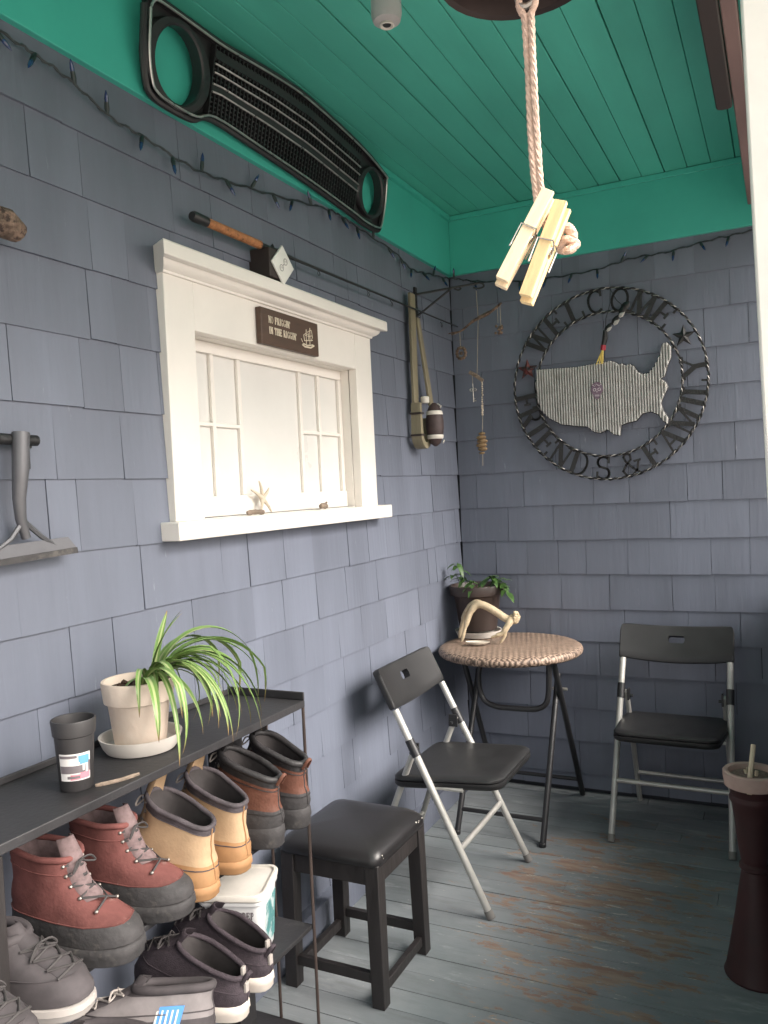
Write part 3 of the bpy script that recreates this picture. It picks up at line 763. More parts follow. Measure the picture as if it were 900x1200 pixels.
tr = bez([gp(p[0]+(cgy-p[0])*0.012, p[1]+(cgz-p[1])*0.07, .0135) for p in GO+[GO[0]]], 4)[:-1]; b.tube(tr, 0.0034, 6, closed=True); b.build('silver_rim_trim', [M['silver']], gr)
for hy, hz, hr in HL:
    b = MB(); n = 36; rings = []
    for r_, d_ in ((hr, -.025), (hr-.002, .008), (hr+.003, .012), (hr+.030, .011), (hr+.038, .004), (hr+.040, -.006)):
        rings.append([gp(hy+r_*math.cos(2*PI*k/n), hz+min(r_, 0.103 if hy < -1.5 else .086)*math.sin(2*PI*k/n), d_) for k in range(n)])
    b.loft(rings); b.build('headlight_ring', [M['black']], gr)
b = MB()
yA, yB = HL[0][0]+0.128, HL[1][0]-0.116
nf = 48
for k in range(nf+1):
    yv = yA+(yB-yA)*k/nf; sp = gspan(yv)
    if not sp: continue
    s0, s1 = sp[0]+.012, sp[1]-.014
    a0, a1, c0, c1 = gp(yv-.002, s0, -.007), gp(yv+.002, s0, -.007), gp(yv-.002, s0, .010), gp(yv+.002, s0, .010)
    A0, A1, C0, C1 = gp(yv-.002, s1, -.007), gp(yv+.002, s1, -.007), gp(yv-.002, s1, .010), gp(yv+.002, s1, .010)
    b.hexa([a0, a1, c1, c0, A0, A1, C1, C0])
for k in range(1, 15):
    f = k/15.0
    pts = []
    for q in range(24):
        yv = yA+(yB-yA)*q/23; s0, s1 = gspan(yv); pts.append(gp(yv, s0+.01+(s1-s0-.022)*f, .004))
    b.tube(pts, .0022, 5)
b.build('mesh_bars', [M['black']], gr)
for f in (0.72, 0.60, 0.44, 0.33):
    b = MB(); pts = []
    for q in range(24):
        yv = yA-.0+(yB-yA)*q/23; s0, s1 = gspan(yv); pts.append(gp(yv, s0+.01+(s1-s0-.022)*f, .0135))
    b.tube(pts, .0028, 6); b.build('trim_strip', [M['silver']], gr)
for f in (0.86, 0.385):
    b = MB(); rg = []
    for q in range(24):
        yv = yA+(yB-yA)*q/23; s0, s1 = gspan(yv); c = s0+.01+(s1-s0-.022)*f; hh = .010
        rg.append([gp(yv, c-hh, .0), gp(yv, c+hh, .0), gp(yv, c+hh, .0115), gp(yv, c-hh, .0115)])
    b.loft(rg, capa=True, capb=True); b.build('solid_bar', [M['black']], gr)

# ------------------------------------------------------------------ string lights
sl = thing('string_light', 'dark green string of small blue bulbs draped along the wall tops', 'string lights')
LA = [(-3.0, 2.40), (-2.75, 2.385), (-2.503, 2.374), (-2.42, 2.365), (-2.329, 2.348), (-2.204, 2.318), (-2.091, 2.309), (-1.931, 2.293), (-1.743, 2.312), (-1.475, 2.348), (-1.206, 2.39), (-1.08, 2.398), (-0.955, 2.388), (-0.662, 2.372), (-0.48, 2.345), (-0.312, 2.362), (-0.108, 2.386)]
LB = [(0.06, 2.392), (0.155, 2.367), (0.319, 2.341), (0.517, 2.33), (0.706, 2.334), (0.852, 2.357), (0.992, 2.359), (1.161, 2.379), (1.29, 2.387), (1.42, 2.395)]
path = bez([Vector((0.024+0.004*math.sin(i*2.1), y_, z_)) for i, (y_, z_) in enumerate(LA)]+[Vector((x_, -0.024, z_)) for x_, z_ in LB], 10)
rl = random.Random(9)
for i, p in enumerate(path): path[i] = p+Vector((0, 0, 0.003*math.sin(i*1.3)+rl.uniform(-.001, .001)))
b = MB()
for ph in (0, PI):
    b.tube([p+0.0016*Vector((abs(math.cos(i*1.7+ph)), 0.3*math.cos(i*1.7+ph), math.sin(i*1.7+ph))) for i, p in enumerate(path)], 0.0024, 5)
b.build('cord', [M['wire']], sl)
acc = 0.0; last = path[0]; k = 0
for i, p in enumerate(path[1:]):
    acc += (p-last).length; last = p
    if acc > 0.105:
        acc = 0; k += 1
        left = p.y < -0.03 and p.x < 0.05
        al = Vector((0, 1, 0)) if left else Vector((1, 0, 0)); outn = Vector((1, 0, 0)) if left else Vector((0, -1, 0))
        d = (al*rl.uniform(-.6, .6)+Vector((0, 0, rl.choice((-1, -1, 1, -.6))))+outn*rl.uniform(0.05, .5)).normalized()
        b = MB(); b.tube([p, p+d*.012, p+d*.026], [.0042, .0058, .0052], 8)
        s_ = b.build('bulb_socket', [M['socket']], sl)
        b = MB(); b.tube([p+d*.026, p+d*.032, p+d*.041, p+d*.050], [.0044, .0052, .0040, .0008], 8); b.build('bulb', [M['bulb']], s_)

# ------------------------------------------------------------------ round welcome sign
RC = Vector((0.7300, -0.040, 1.829))
ws = thing('metal_sign', 'round black twisted metal sign spelling WELCOME FRIENDS & FAMILY around a corrugated map', 'wall sign', RC)
def wp(u, v, d=0): return Vector((u, -d, v))
for rad in (0.414, 0.313):
    for ph, mt in ((0, 'iron'), (PI, 'wornsteel_glint')):
        n = 420; tw = 60 if rad > .35 else 46
        b = MB(); b.tube([wp((rad+.0034*math.cos(2*PI*i/n*tw+ph))*math.cos(2*PI*i/n), (rad+.0034*math.cos(2*PI*i/n*tw+ph))*math.sin(2*PI*i/n), .0034*math.sin(2*PI*i/n*tw+ph)) for i in range(n)], 0.0040 if mt == 'iron' else 0.0019, 5, closed=True)
        b.build('twisted_ring' if mt == 'iron' else 'glint_strand', [M[mt]], ws)  # bright strand stands in for light glinting off the twisted black rod
def ring_letter(ch, ang, top):
    b = MB(); h = 0.098; w = 0.084
    if ch == 'I': w = 0.05
    if ch in 'WM': w = 0.096
    a = R(ang); rm = 0.3635
    er = Vector((math.cos(a), math.sin(a))); et = Vector((math.sin(a), -math.cos(a)))  # outward and clockwise
    if not top: er, et = -er, -et
    c = Vector((math.cos(a), math.sin(a)))*rm
    def pl(u, v, d):
        q = c+et*(u-w/2)+er*(v-h/2); return wp(q.x, q.y, d-.002)
    glyph(b, ch, pl, w, h, 0.0035, bold=1.0 if ch != 'I' else 1.1)
    b.build('letter', [M['iron']], ws)
for ch, a in zip('WELCOME', (142, 126, 110.5, 95.5, 79, 63, 47.5)): ring_letter(ch, a, True)
for ch, a in zip('FRIENDS&FAMILY', (187, 198.5, 209, 220.5, 234, 249, 265.5, 283.5, 300.5, 315, 330, 343, 352.5, 6)): ring_letter(ch, a, False)
for ang, mt in ((164, 'starred'), (27.5, 'iron')):
    b = MB(); c = Vector((math.cos(R(ang)), math.sin(R(ang))))*0.364
    pts = []
    for k in range(10):
        r_ = 0.049 if k % 2 == 0 else 0.020; a = R(90+36*k); pts.append((c.x+r_*math.cos(a), c.y+r_*math.sin(a)))
    n = 10
    vs = [wp(x_, z_, 0) for x_, z_ in pts]+[wp(c.x, c.y, .012), wp(c.x, c.y, -.002)]
    b._add(vs, [(i, (i+1) % n, n) for i in range(n)]+[((i+1) % n, i, n+1) for i in range(n)]); b.build('star', [M[mt]], ws, sharp=10)
US = [(-0.302, 0.093), (-0.124, 0.085), (-0.037, 0.092), (0.026, 0.095), (0.045, 0.088), (0.057, 0.076), (0.070, 0.080), (0.088, 0.069), (0.104, 0.074), (0.119, 0.064), (0.133, 0.041), (0.148, 0.027), (0.178, 0.026), (0.204, 0.054), (0.231, 0.104), (0.238, 0.144), (0.258, 0.147), (0.272, 0.13), (0.27, 0.084), (0.254, 0.049), (0.243, 0.009), (0.227, 0.0), (0.247, -0.018), (0.254, -0.039), (0.235, -0.074), (0.224, -0.104), (0.232, -0.136), (0.251, -0.169), (0.248, -0.192), (0.231, -0.178), (0.212, -0.15), (0.182, -0.134), (0.147, -0.141), (0.12, -0.169), (0.089, -0.174), (0.057, -0.183), (0.05, -0.227), (0.024, -0.22), (-0.001, -0.197), (-0.033, -0.21), (-0.06, -0.203), (-0.086, -0.179), (-0.134, -0.172), (-0.2, -0.16), (-0.255, -0.128), (-0.287, -0.092), (-0.307, -0.034), (-0.31, 0.033)]
bm = bmesh.new()
f_ = bm.faces.new([bm.verts.new((x_, -0.010, z_)) for x_, z_ in US])
step = 0.0029; i0 = int(-0.32/step)
cuts = [i*step for i in range(i0, int(0.29/step)+1)]
for cx in cuts:
    bmesh.ops.bisect_plane(bm, geom=bm.verts[:]+bm.edges[:]+bm.faces[:], plane_co=(cx, 0, 0), plane_no=(1, 0, 0), dist=1e-6)
for v in bm.verts:
    v.co.y = -0.024 if int(round(v.co.x/step)) % 4 in (0, 1) else -0.007
ext = bmesh.ops.extrude_face_region(bm, geom=bm.faces[:])
for g in ext['geom']:
    if isinstance(g, bmesh.types.BMVert): g.co.y = 0.002
bmesh.ops.recalc_face_normals(bm, faces=bm.faces)
me = bpy.data.meshes.new('map_panel'); bm.to_mesh(me); bm.free(); me.materials.append(M['galv'])
o = bpy.data.objects.new('map_panel', me); C.objects.link(o); o.parent = ws; tag(o, 'corrugated grey metal map of the country inside the ring')
b = MB(); b.tube([wp(x_, z_, .004) for x_, z_ in US], .0035, 5, closed=True); b.build('map_edge', [M['iron']], ws)
for a in (172, 188, 25): 
    b = MB(); b.box((0.300*math.cos(R(a))-.012, -.003, 0.3*math.sin(R(a))-.005), (0.300*math.cos(R(a))+.012, .003, .3*math.sin(R(a))+.005)); b.build('weld_tab', [M['iron']], ws)
b = MB()
b.prism([(-.018+.026*math.cos(R(a))*1.0, -.022+.033*math.sin(R(a))) if math.sin(R(a)) > -.3 else (-.018+.018*math.cos(R(a)), -.024+.040*math.sin(R(a))) for a in range(0, 360, 15)], lambda u, v: wp(u-.02, v, .0246), lambda u, v: wp(u-.02, v, .0258))
sk = b.build('skull_sticker', [M['skull']], ws)
b = MB()
for cx in (-.010, .010): b.tube([wp(-.038+cx+.006*math.cos(R(a)), -.022+.006*math.sin(R(a)), .0262) for a in range(0, 360, 30)], .0016, 5, closed=True)
for k in range(-2, 3): b.box((-.038+k*.004-.001, -.0272, -.052), (-.038+k*.004+.001, -.0259, -.044))
b.tube([wp(-.041, -.034, .0262), wp(-.038, -.029, .0262), wp(-.035, -.034, .0262)], .0014, 5)
b.tube([wp(-.058, .0, .0262), wp(-.048, -.008, .0262), wp(-.038, .002, .0262), wp(-.028, -.008, .0262), wp(-.018, .0, .0262)], .0012, 5)
b.build('skull_print', [M['skull2']], ws)

# feathered bird charm in front of the ring
bd = thing('feather_ornament', 'small black and grey feather ornament with red band and yellow straw tip', 'ornament', (0.75, -0.065, 2.07))
b = MB(); b.tube([(-.012, 0, -.012), (-.014, 0, -.045), (-.022, 0, -.075)], [.010, .012, .010], 8); b.build('black_stem', [M['birdblack']], bd)
b = MB(); b.tube([(-.022, 0, -.075), (-.026, 0, -.096)], [.0115, .0115], 8); b.build('red_band', [M['birdred']], bd)
b = MB()
for dx in (-.022, -.010, -.001, .006): b.tube([(-.026, 0, -.096), (-.030+dx*.5, -.003, -.125), (-.034+dx, -.002, -.155)], [.0045, .0035, .002], 6)
b.build('straw_tip', [M['birdyellow']], bd)
b = MB()
for (x_, z_, L_, w_) in ((-.014, -.016, .045, .011), (.016, .010, .05, .012), (.05, .048, .055, .016), (.062, .064, .045, .018)):
    dx, dz = .68, .73
    b.tube([(x_, 0, z_), (x_+dx*L_*.3, -.003, z_+dz*L_*.3), (x_+dx*L_*.7, -.003, z_+dz*L_*.7), (x_+dx*L_, 0, z_+dz*L_)], [w_*.4, w_, w_*.9, w_*.2], 8, sx=.5)
b.build('black_feathers', [M['birdblack']], bd)
for (x_, z_, L_, w_) in ((-.004, -.018, .028, .008), (.026, .006, .032, .010), (.050, .036, .030, .011)):
    b = MB(); dx, dz = .80, .60
    b.tube([(x_, -.008, z_), (x_+dx*L_*.4, -.010, z_+dz*L_*.4), (x_+dx*L_, -.008, z_+dz*L_)], [w_*.5, w_, w_*.15], 7, sx=.5)
    b.build('grey_feather', [M['birdgrey']], bd)
b = MB(); b.tube([(-.012, 0, -.012), (-.008, .004, .04), (.010, .008, .10), (.012, .02, .165)], .0016, 5); b.tube([(.073, 0, .075), (.04, .004, .11), (.012, .02, .165)], .0016, 5); b.build('cord', [M['black']], bd)

# ------------------------------------------------------------------ left wall: scraper, knob
scp = thing('floor_scraper', 'grey steel scraper with broad blade hung on black wall hook', 'scraper', (0.03, -2.53, 1.55))
b = MB(); b.tube([(.02, -.005, .012), (.022, -.012, -.06), (.020, -.018, -.12), (.014, -.012, -.16), (.012, .0, -.20)], [.017, .0165, .013, .011, .009], 10); b.build('socket_neck', [M['scraper']], scp)
b = MB()
for dy in (-.075, .075): b.tube([(.014, -.006, -.165), (.013, dy*.5, -.200), (.012, dy, -.222)], [.006, .005, .004], 6)
b.build('brace', [M['scraper']], scp)
b = MB(); b.hexa([(.008, -.36, -.222), (.014, -.36, -.222), (.014, .105, -.205), (.008, .105, -.205), (.012, -.37, -.250), (.018, -.37, -.250), (.018, .122, -.228), (.012, .122, -.228)]); b.build('blade', [M['scraper']], scp)
b = MB(); b.hexa([(.011, -.37, -.2502), (.020, -.37, -.2502), (.020, .123, -.2282), (.011, .123, -.2282), (.011, -.37, -.262), (.022, -.37, -.262), (.022, .123, -.2405), (.011, .123, -.2405)]); b.build('blade_edge', [M['rubber']], scp)
hk = thing('wall_hook', 'black metal bar hook screwed to wall holding the grey scraper', 'hook', (0.015, -2.53, 1.55))
b = MB(); b.tube([(.020, -.5, .004), (.020, .045, -.002)], .0115, 10); b.build('bar', [M['iron']], hk)
b = MB(); b.box((-.002, .012, -.060), (.006, .040, -.010)); b.box((.006, .018, -.018), (.02, .034, -.008)); b.build('bracket', [M['iron']], hk, bevel=.002)
b = MB()
for zz in (-.028, -.048): b.tube([(.006, .026, zz), (.009, .026, zz)], .004, 8)
b.build('screws', [M['hook']], hk)
b = MB(); b.tube([(0.04, -.25, .012), (.045, -.12, .004), (.05, -.04, 0), (.05, 0.0, -.002), (.048, .03, -.012), (.046, .036, -.014)], [.022, .026, .027, .030, .022, .010], 12)
kb = b.build('driftwood', [M['driftbrown']]); kb.location = (0.015, -2.555, 1.97)
tag(kb, 'thick knotty brown driftwood branch mounted at left edge of wall', 'driftwood')

# ------------------------------------------------------------------ corner: slatted holder, float, bracket, mobile
hd = thing('wooden_holder', 'pale wooden holder of two long slats with round dark-strapped base', 'wooden holder', (0.02, -0.53, 1.6))
b = MB(); b.hexa([(.01, -.036, .135), (.024, -.038, .135), (.024, .010, .135), (.01, .012, .135), (.01, -.026, .63), (.024, -.028, .63), (.024, .024, .63), (.01, .026, .63)]); b.build('slat', [M['slat']], hd, bevel=.003)
b = MB(); b.hexa([(.03, .092, .165), (.042, .092, .165), (.042, .134, .165), (.03, .134, .165), (.014, .030, .535), (.026, .030, .535), (.026, .060, .535), (.014, .060, .535)]); b.build('slat', [M['slat']], hd, bevel=.003)
b = MB(); rg = []
for k in range(11):
    a = R(180+180*k/10); cy = .006+.056*math.cos(a); cz = .045+.066*math.sin(a)
    iy = .006+.032*math.cos(a); iz = .045+.040*math.sin(a)
    rg.append([(.008, cy, cz), (.055, cy, cz), (.055, iy, iz), (.008, iy, iz)])
rg = [[(.008, -.040, .170), (.050, -.040, .170), (.050, -.022, .170), (.008, -.022, .170)]]+rg+[[(.008, .060, .11), (.05, .060, .11), (.05, .046, .11), (.008, .046, .11)]]
b.loft(rg, capa=True, capb=True); b.build('curved_base', [M['slat']], hd, bevel=.002)
b = MB()
for z_ in (.035, .125): b.box((.007, -.0525, z_-.004), (.0572, -.020, z_+.004))
b.build('strap', [M['darkbrown']], hd)
ft = thing('float', 'dark brown oval float with two white bands in the wooden holder', 'float', (0.100, -0.492, 1.588))
prof = [(.006, 0), (.022, .012), (.033, .040), (.038, .075), (.038, .105), (.033, .14), (.022, .168), (.008, .182)]
b = MB(); b.lathe(prof, 24); b.build('body', [M['float']], ft)
b = MB(); b.lathe([(.0305, .030), (.0342, .034), (.0355, .044), (.034, .047)], 24, capb=False, capt=False); b.build('white_band', [M['offwhite']], ft)
b = MB(); b.lathe([(.0355, .131), (.0360, .135), (.0335, .146), (.031, .148)], 24, capb=False, capt=False); b.build('white_band', [M['offwhite']], ft)
b = MB(); b.tube([(.03, -.004, .160), (.026, .014, .168), (.010, .022, .178), (-.01, .018, .176)], .003, 6); b.tube([(.034, .0, .012), (.030, .022, .024)], .003, 6); b.build('white_arc', [M['offwhite']], ft)
b = MB(); b.lathe([(.016, .0), (.018, .004), (.018, .026), (.014, .030)], 16, (-.035, -.012, .182)); b.build('top_knob', [M['offwhite']], ft, bevel=.002)

br = thing('iron_bracket', 'black wrought iron hanging bracket with curled end in wall corner', 'bracket', (0.018, -0.445, 2.2))
b = MB(); b.tube([(0, .0, .045), (.225, .185, .098)], .0048, 6); b.build('arm', [M['iron']], br)
b = MB(); b.tube([(0, .0, -.05), (.125, .100, .070)], .0048, 6); b.build('brace', [M['iron']], br)
b = MB(); b.box((-.004, -.010, -.075), (.004, .010, .075)); b.build('wall_plate', [M['iron']], br)
b = MB(); b.tube(bez([(.225, .185, .098), (.238, .196, .094), (.240, .198, .082), (.222, .184, .074), (.203, .168, .078)], 5), .0042, 6); b.build('hook', [M['iron']], br); b = MB(); b.tube(bez([(.135, .112, .073), (.150, .122, .066), (.160, .130, .072), (.153, .126, .080)], 5), .0038, 6); b.build('hook', [M['iron']], br)

mo = thing('driftwood_mobile', 'hanging driftwood mobile with seed charms, key and comb in corner', 'mobile', (0.225, -0.25, 2.270))
def rel(x_, z_, y_=0): return (x_-.225, y_, z_-2.270)
b = MB(); b.tube(bez([rel(.100, 2.092), rel(.150, 2.105), rel(.20, 2.137), rel(.235, 2.150), rel(.29, 2.17), rel(.338, 2.200)], 4), [.0035]*4+[.005]*4+[.007]*4+[.009]*4+[.006]*4+[.0035], 8); b.tube([rel(.135, 2.10), rel(.105, 2.10), rel(.085, 2.098)], [.004, .003, .002], 6); b.build('twig', [M['driftbrown']], mo)
b = MB()
for p, q in ((rel(.225, 2.270), rel(.228, 2.145)), (rel(.14, 2.10), rel(.14, 2.035)), (rel(.318, 2.185), rel(.318, 2.115)), (rel(.330, 2.19), rel(.330, 2.10)), (rel(.228, 2.145), rel(.212, 1.905)), (rel(.190, 1.915), rel(.190, 1.865)), (rel(.232, 1.875), rel(.228, 1.70)), (rel(.228, 1.70), rel(.222, 1.62)), (rel(.222, 1.56), rel(.220, 1.50))): b.tube([p, q], .0011, 5)
b.build('strings', [M['string']], mo)
rb_ = random.Random(4)
b = MB()
for k in range(12): a = 2*PI*k/12; b.ball(rel(.142+.021*math.cos(a), 2.005+.024*math.sin(a), rb_.uniform(-.004, .004)), .0085, 4)
b.ball(rel(.142, 2.005), .009, 4); b.build('seed_wreath', [M['bead']], mo)
b = MB()
for k in range(12): b.ball(rel(.318+rb_.uniform(-.016, .016), 2.088+rb_.uniform(-.02, .02), rb_.uniform(-.01, .01)), .0068, 4)
b.build('seed_cluster', [M['bead']], mo)
b = MB(); b.tube([rel(.176, 1.918), rel(.205, 1.900), rel(.238, 1.872)], [.008, .009, .008], 7, sx=.5); b.build('lower_stick', [M['drift']], mo)
b = MB()
for dx in (-.0085, .0085): b.tube([rel(.190+dx+.006*math.cos(R(a)), 1.838+.006*math.sin(R(a))) for a in range(0, 360, 30)], .0022, 6, closed=True)
b.tube([rel(.190, 1.866), rel(.190, 1.842)], .002, 6); b.tube([rel(.190, 1.835), rel(.190, 1.785)], .0028, 6); b.box(rel(.190, 1.787, -.001), rel(.203, 1.792, .001)); b.box(rel(.190, 1.797, -.001), rel(.199, 1.801, .001)); b.build('key', [M['wornsteel_glint']], mo)
b = MB()
for k in range(16): b.ball(rel(.234-.0004*k+rb_.uniform(-.002, .002), 1.868-.0095*k), .0042 if k < 11 else .0056, 3)
b.build('bead_chain', [M['star']], mo)
b = MB()
for k in range(6):
    z_ = 1.642-.017*k; w_ = (.017, .024, .026, .026, .023, .014)[k]
    b.ball(rel(.220+.002*(-1)**k, z_), w_, 6, s=(1, .6, .42))
b.build('comb', [M['honey']], mo)

# ------------------------------------------------------------------ ceiling fittings, bell, rope and pegs
lf = thing('ceiling_fixture', 'small grey bullet shaped light fitting under teal ceiling boards', 'ceiling light', (0.555, -1.79, 2.688))
b = MB(); b.lathe([(.05, 0), (.05, -.014), (.034, -.018)], 20); b.build('base_plate', [M['greyplastic']], lf)
b = MB(); b.lathe([(.032, -.0185), (.038, -.03), (.039, -.085), (.034, -.102), (.020, -.108)], 20, capt=True); bd_ = b.build('housing', [M['greyplastic']], lf)
b = MB(); b.lathe([(.017, -.1082), (.019, -.1130), (.015, -.1140), (.012, -.1085)], 18); b.build('socket_ring', [M['offwhite']], lf)
b = MB(); b.lathe([(.011, -.109), (.010, -.1115), (.004, -.1118)], 12); b.build('lens', [M['black']], lf)

bell = thing('hanging_bell', 'dark bronze bell hanging from ceiling at top of the picture', 'bell', (1.252, -3.085, 1.786))
b = MB(); b.lathe([(.060, 0), (.058, .008), (.050, .026), (.046, .05), (.040, .072), (.022, .086), (.004, .09)], 36, capb=False)
b.lathe([(.060, 0), (.056, .002), (.048, .024), (.043, .05), (.036, .068), (.004, .078)], 36, capb=False); b.build('bell_body', [M['bronze']], bell)
b = MB(); b.tube([(0, 0, .088), (0, 0, .9)], .003, 6); b.build('hanger', [M['iron']], bell)
b = MB(); b.tube([(.002, 0, .075), (.003, 0, .0), (.005, 0, -.010)], .004, 8); b.tube([(.005+.007*math.cos(R(a)), 0.0, -.018+.007*math.sin(R(a))) for a in range(0, 360, 30)], .0022, 6, closed=True); b.build('clapper', [M['wornsteel_glint']], bell)

RB = Vector((1.2572, -3.0850, 1.768))
rp = thing('rope', 'doubled pale cotton rope with end knot hanging from bell', 'rope', RB)
def strand(pts, rad=.0017, amp=.0011):
    b = MB()
    P = bez(pts, 26)
    for ph in (0, 2.1, 4.2):
        Q = []
        for i, p in enumerate(P):
            a = i*0.62+ph+.7*noise.noise(Vector((i*.11, 3, 1))); Q.append(p+amp*(1+.35*noise.noise(Vector((i*.3, 7, ph))))*(Vector((math.cos(a), math.sin(a)*.6, math.sin(a)*.2))))
        b.tube(Q, rad, 6)
    return b
b = strand([(-.0035, 0, -.012), (-.006, 0, -.004), (-.003, -.002, .004), (.004, -.002, .003), (.006, 0, -.006), (.002, 0, -.014)]); b.build('knot_loop', [M['rope']], rp)
b = strand([(-.0022, 0, -.012), (-.0015, .001, -.06), (-.001, 0, -.11), (0.0015, 0, -.150), (.006, 0.004, -.168), (.013, .008, -.178)]); b.build('strand', [M['rope']], rp)
b = strand([(.0028, 0, -.012), (.003, -.001, -.06), (.0035, 0, -.11), (.0055, 0, -.148), (.010, .004, -.164), (.016, .008, -.176)]); b.build('strand', [M['rope']], rp)
b = strand([(.012, .006, -.178), (.020, .004, -.170), (.0245, .006, -.176), (.022, .010, -.186), (.015, .008, -.184), (.020, .004, -.179), (.026, .008, -.183), (.022, .0, -.189)], .0026, .0018); b.build('knot', [M['rope']], rp)

def clothespin(name, label, top, bot, mt, yawdeg):
    top, bot = Vector(top), Vector(bot)
    Ln = (top-bot).length
    z = (top-bot).normalized()
    o = thing(name, label, 'clothespin', (top+bot)/2)
    vdir = (Vector((1.4163, -3.6842, 1.4112))-(top+bot)/2).normalized()
    fwd = (vdir-z*vdir.dot(z)).normalized()                     # broad face turned towards the porch steps
    fwd = (Matrix.Rotation(R(yawdeg), 3, z) @ fwd)
    x = fwd.cross(z).normalized()*-1
    o.matrix_world = Matrix(((x.x, fwd.x, z.x, 0), (x.y, fwd.y, z.y, 0), (x.z, fwd.z, z.z, 0), (0, 0, 0, 1)))
    o.location = (top+bot)/2
    h = Ln/2; w = .0047
    for s in (1, -1):
        prof = [(s*.0006, -h+(0 if s > 0 else -.003)), (s*.0062, -h+(0 if s > 0 else -.003)), (s*.0070, -h+.02), (s*.0075, 0.004), (s*.0080, h), (s*.0040, h), (s*.0016, .012), (s*.0016, .002), (s*.0030, 0), (s*.0030, -.004), (s*.0012, -.006), (s*.0006, -.03)]
        b = MB(); b.prism(prof, lambda a, c: Vector((-w, a, c)), lambda a, c: Vector((w, a, c))); b.build('wooden_half', [mt], o, bevel=.0004)
    b = MB(); r_ = .0007
    b.tube([(w+.0012, -.0068, -.012), (w+.0012, -.0075, .004), (w+.0012, 0, .006)], r_, 5)
    b.tube([(-w-.0012, .0080, -.012), (-w-.0012, .0082, .0060), (w+.0012, .0082, .0060), (w+.0012, .0040, .0050), (w+.0012, 0, .002)], r_, 5)
    b.tube([(-w-.0012, .0080, -.012), (-w-.0012, .0, -.001)], r_, 5)
    for k in range(5): b.tube([(-w+k*.0023, .0026*math.cos(R(a)), .001+.0026*math.sin(R(a))) for a in range(0, 360, 40)], r_, 5, closed=True)
    b.build('spring', [M['steelwire']], o)
    return o
clothespin('clothespin', 'pale wooden clothespin on rope, the upper left one of the pair', (1.2693, -3.093, 1.6195), (1.2365, -3.108, 1.5585), M['pin'], -14)
clothespin('clothespin', 'yellower wooden clothespin on rope, the lower right one with orange tip', (1.2785, -3.089, 1.611), (1.2525, -3.102, 1.5455), M['pin2'], -22)

# ------------------------------------------------------------------ table and what stands on it
TC = Vector((0.335, -0.335, 0))
tb = thing('bistro_table', 'round folding bistro table with brown woven top and black legs', 'table', TC)
b = MB(); b.lathe([(.270, .690), (.295, .692), (.304, .700), (.306, .710), (.302, .720), (.290, .7275), (.26, .7300), (.001, .7305)], 64, capt=False); b.build('tabletop', [M['wicker']], tb)
xr, xl = .190, -.165
for xx in (xr, xl):
    b = MB(); b.tube([(xx, -.285, .004), (xx, .052, .600)], .0125, 10); b.build('leg', [M['blackmetal']], tb)
for xx in (xr+.028, xl-.028):
    b = MB(); b.tube([(xx-.0, .290, .004), (xx*.96, -.06, .640), (xx*.95, -.085, .690)], .0125, 10); b.build('leg', [M['blackmetal']], tb)
b = MB(); b.tube([(xl, -.24, .085), (xr, -.24, .085)], .009, 8); b.build('crossbar', [M['blackmetal']], tb)
b = MB(); b.tube([(xl-.026, .245, .085), (xr+.026, .245, .085)], .009, 8); b.build('crossbar', [M['blackmetal']], tb)
b = MB(); b.tube(bez([(-.085, -.11, .690), (-.105, -.11, .63), (-.105, -.11, .555), (-.085, -.11, .507), (-.035, -.11, .486), (.02, -.11, .484), (.075, -.11, .484), (.135, -.11, .488), (.175, -.11, .510), (.190, -.11, .555), (.195, -.11, .62), (.197, -.11, .690)], 5), .0115, 10); b.build('folding_bar', [M['blackmetal']], tb)
b = MB(); b.box((.10, -.14, .676), (.215, -.08, .6898)); b.box((-.20, -.14, .676), (-.09, -.08, .6898)); b.build('bracket', [M['blackmetal']], tb)
for xx in (xr, xl):
    b = MB(); b.tube([(xx-.018, .02, .545), (xx+.045 if xx > 0 else xx-.045, .02, .545)], .007, 8); b.build('pivot_bolt', [M['wornsteel_glint']], tb)
    b = MB(); b.lathe([(.015, 0), (.015, .014), (.013, .016)], 12, (xx, -.289, 0)); b.build('foot_cap', [M['black']], tb)
TZ = .7308
p2 = thing('plant_pot', 'dark brown plastic pot with trailing green vine in wall corner', 'potted plant', (0.142, -0.185, TZ+.030))
b = MB(); b.lathe([(.078, 0), (.084, .004), (.092, .060), (.104, .150), (.110, .160), (.121, .163), (.126, .200), (.124, .205), (.117, .204), (.110, .175)], 40, capt=False); b.build('pot', [M['brownpot']], p2)
b = MB(); b.lathe([(.1145, .183), (.06, .188), (.001, .190)], 24); b.build('soil', [M['soil']], p2)
def leaf(b, base, d, L_, w_, droop=.4, n=5):
    d = Vector(d).normalized(); side = d.cross(Vector((0, 0, 1)))
    side = side.normalized() if side.length > .05 else Vector((1, 0, 0))
    up = side.cross(d); base = Vector(base); rr = []
    for i in range(n+1):
        t = i/n; w = w_*math.sin(PI*min(1, .12+t*.88))**.8*(1-.25*t)
        c = base+d*L_*t-Vector((0, 0, 1))*droop*L_*t*t
        rr.append([c-side*w+up*w*.25, c, c+side*w+up*w*.25])
    b.loft(rr, closed=False)
rv = random.Random(21)
b = MB()
stems = [((-.055, -.05, .19), (-.085, -.075, .250), 6), ((-.05, -.05, .19), (-.065, -.06, .31), 6), ((.04, -.04, .19), (.125, -.07, .235), 9), ((.05, -.02, .19), (.155, -.05, .215), 9), ((.0, -.07, .19), (.02, -.10, .205), 6), ((.06, .0, .19), (.17, -.06, .17), 7), ((-.02, -.04, .19), (-.03, -.09, .225), 5)]
stb = MB()
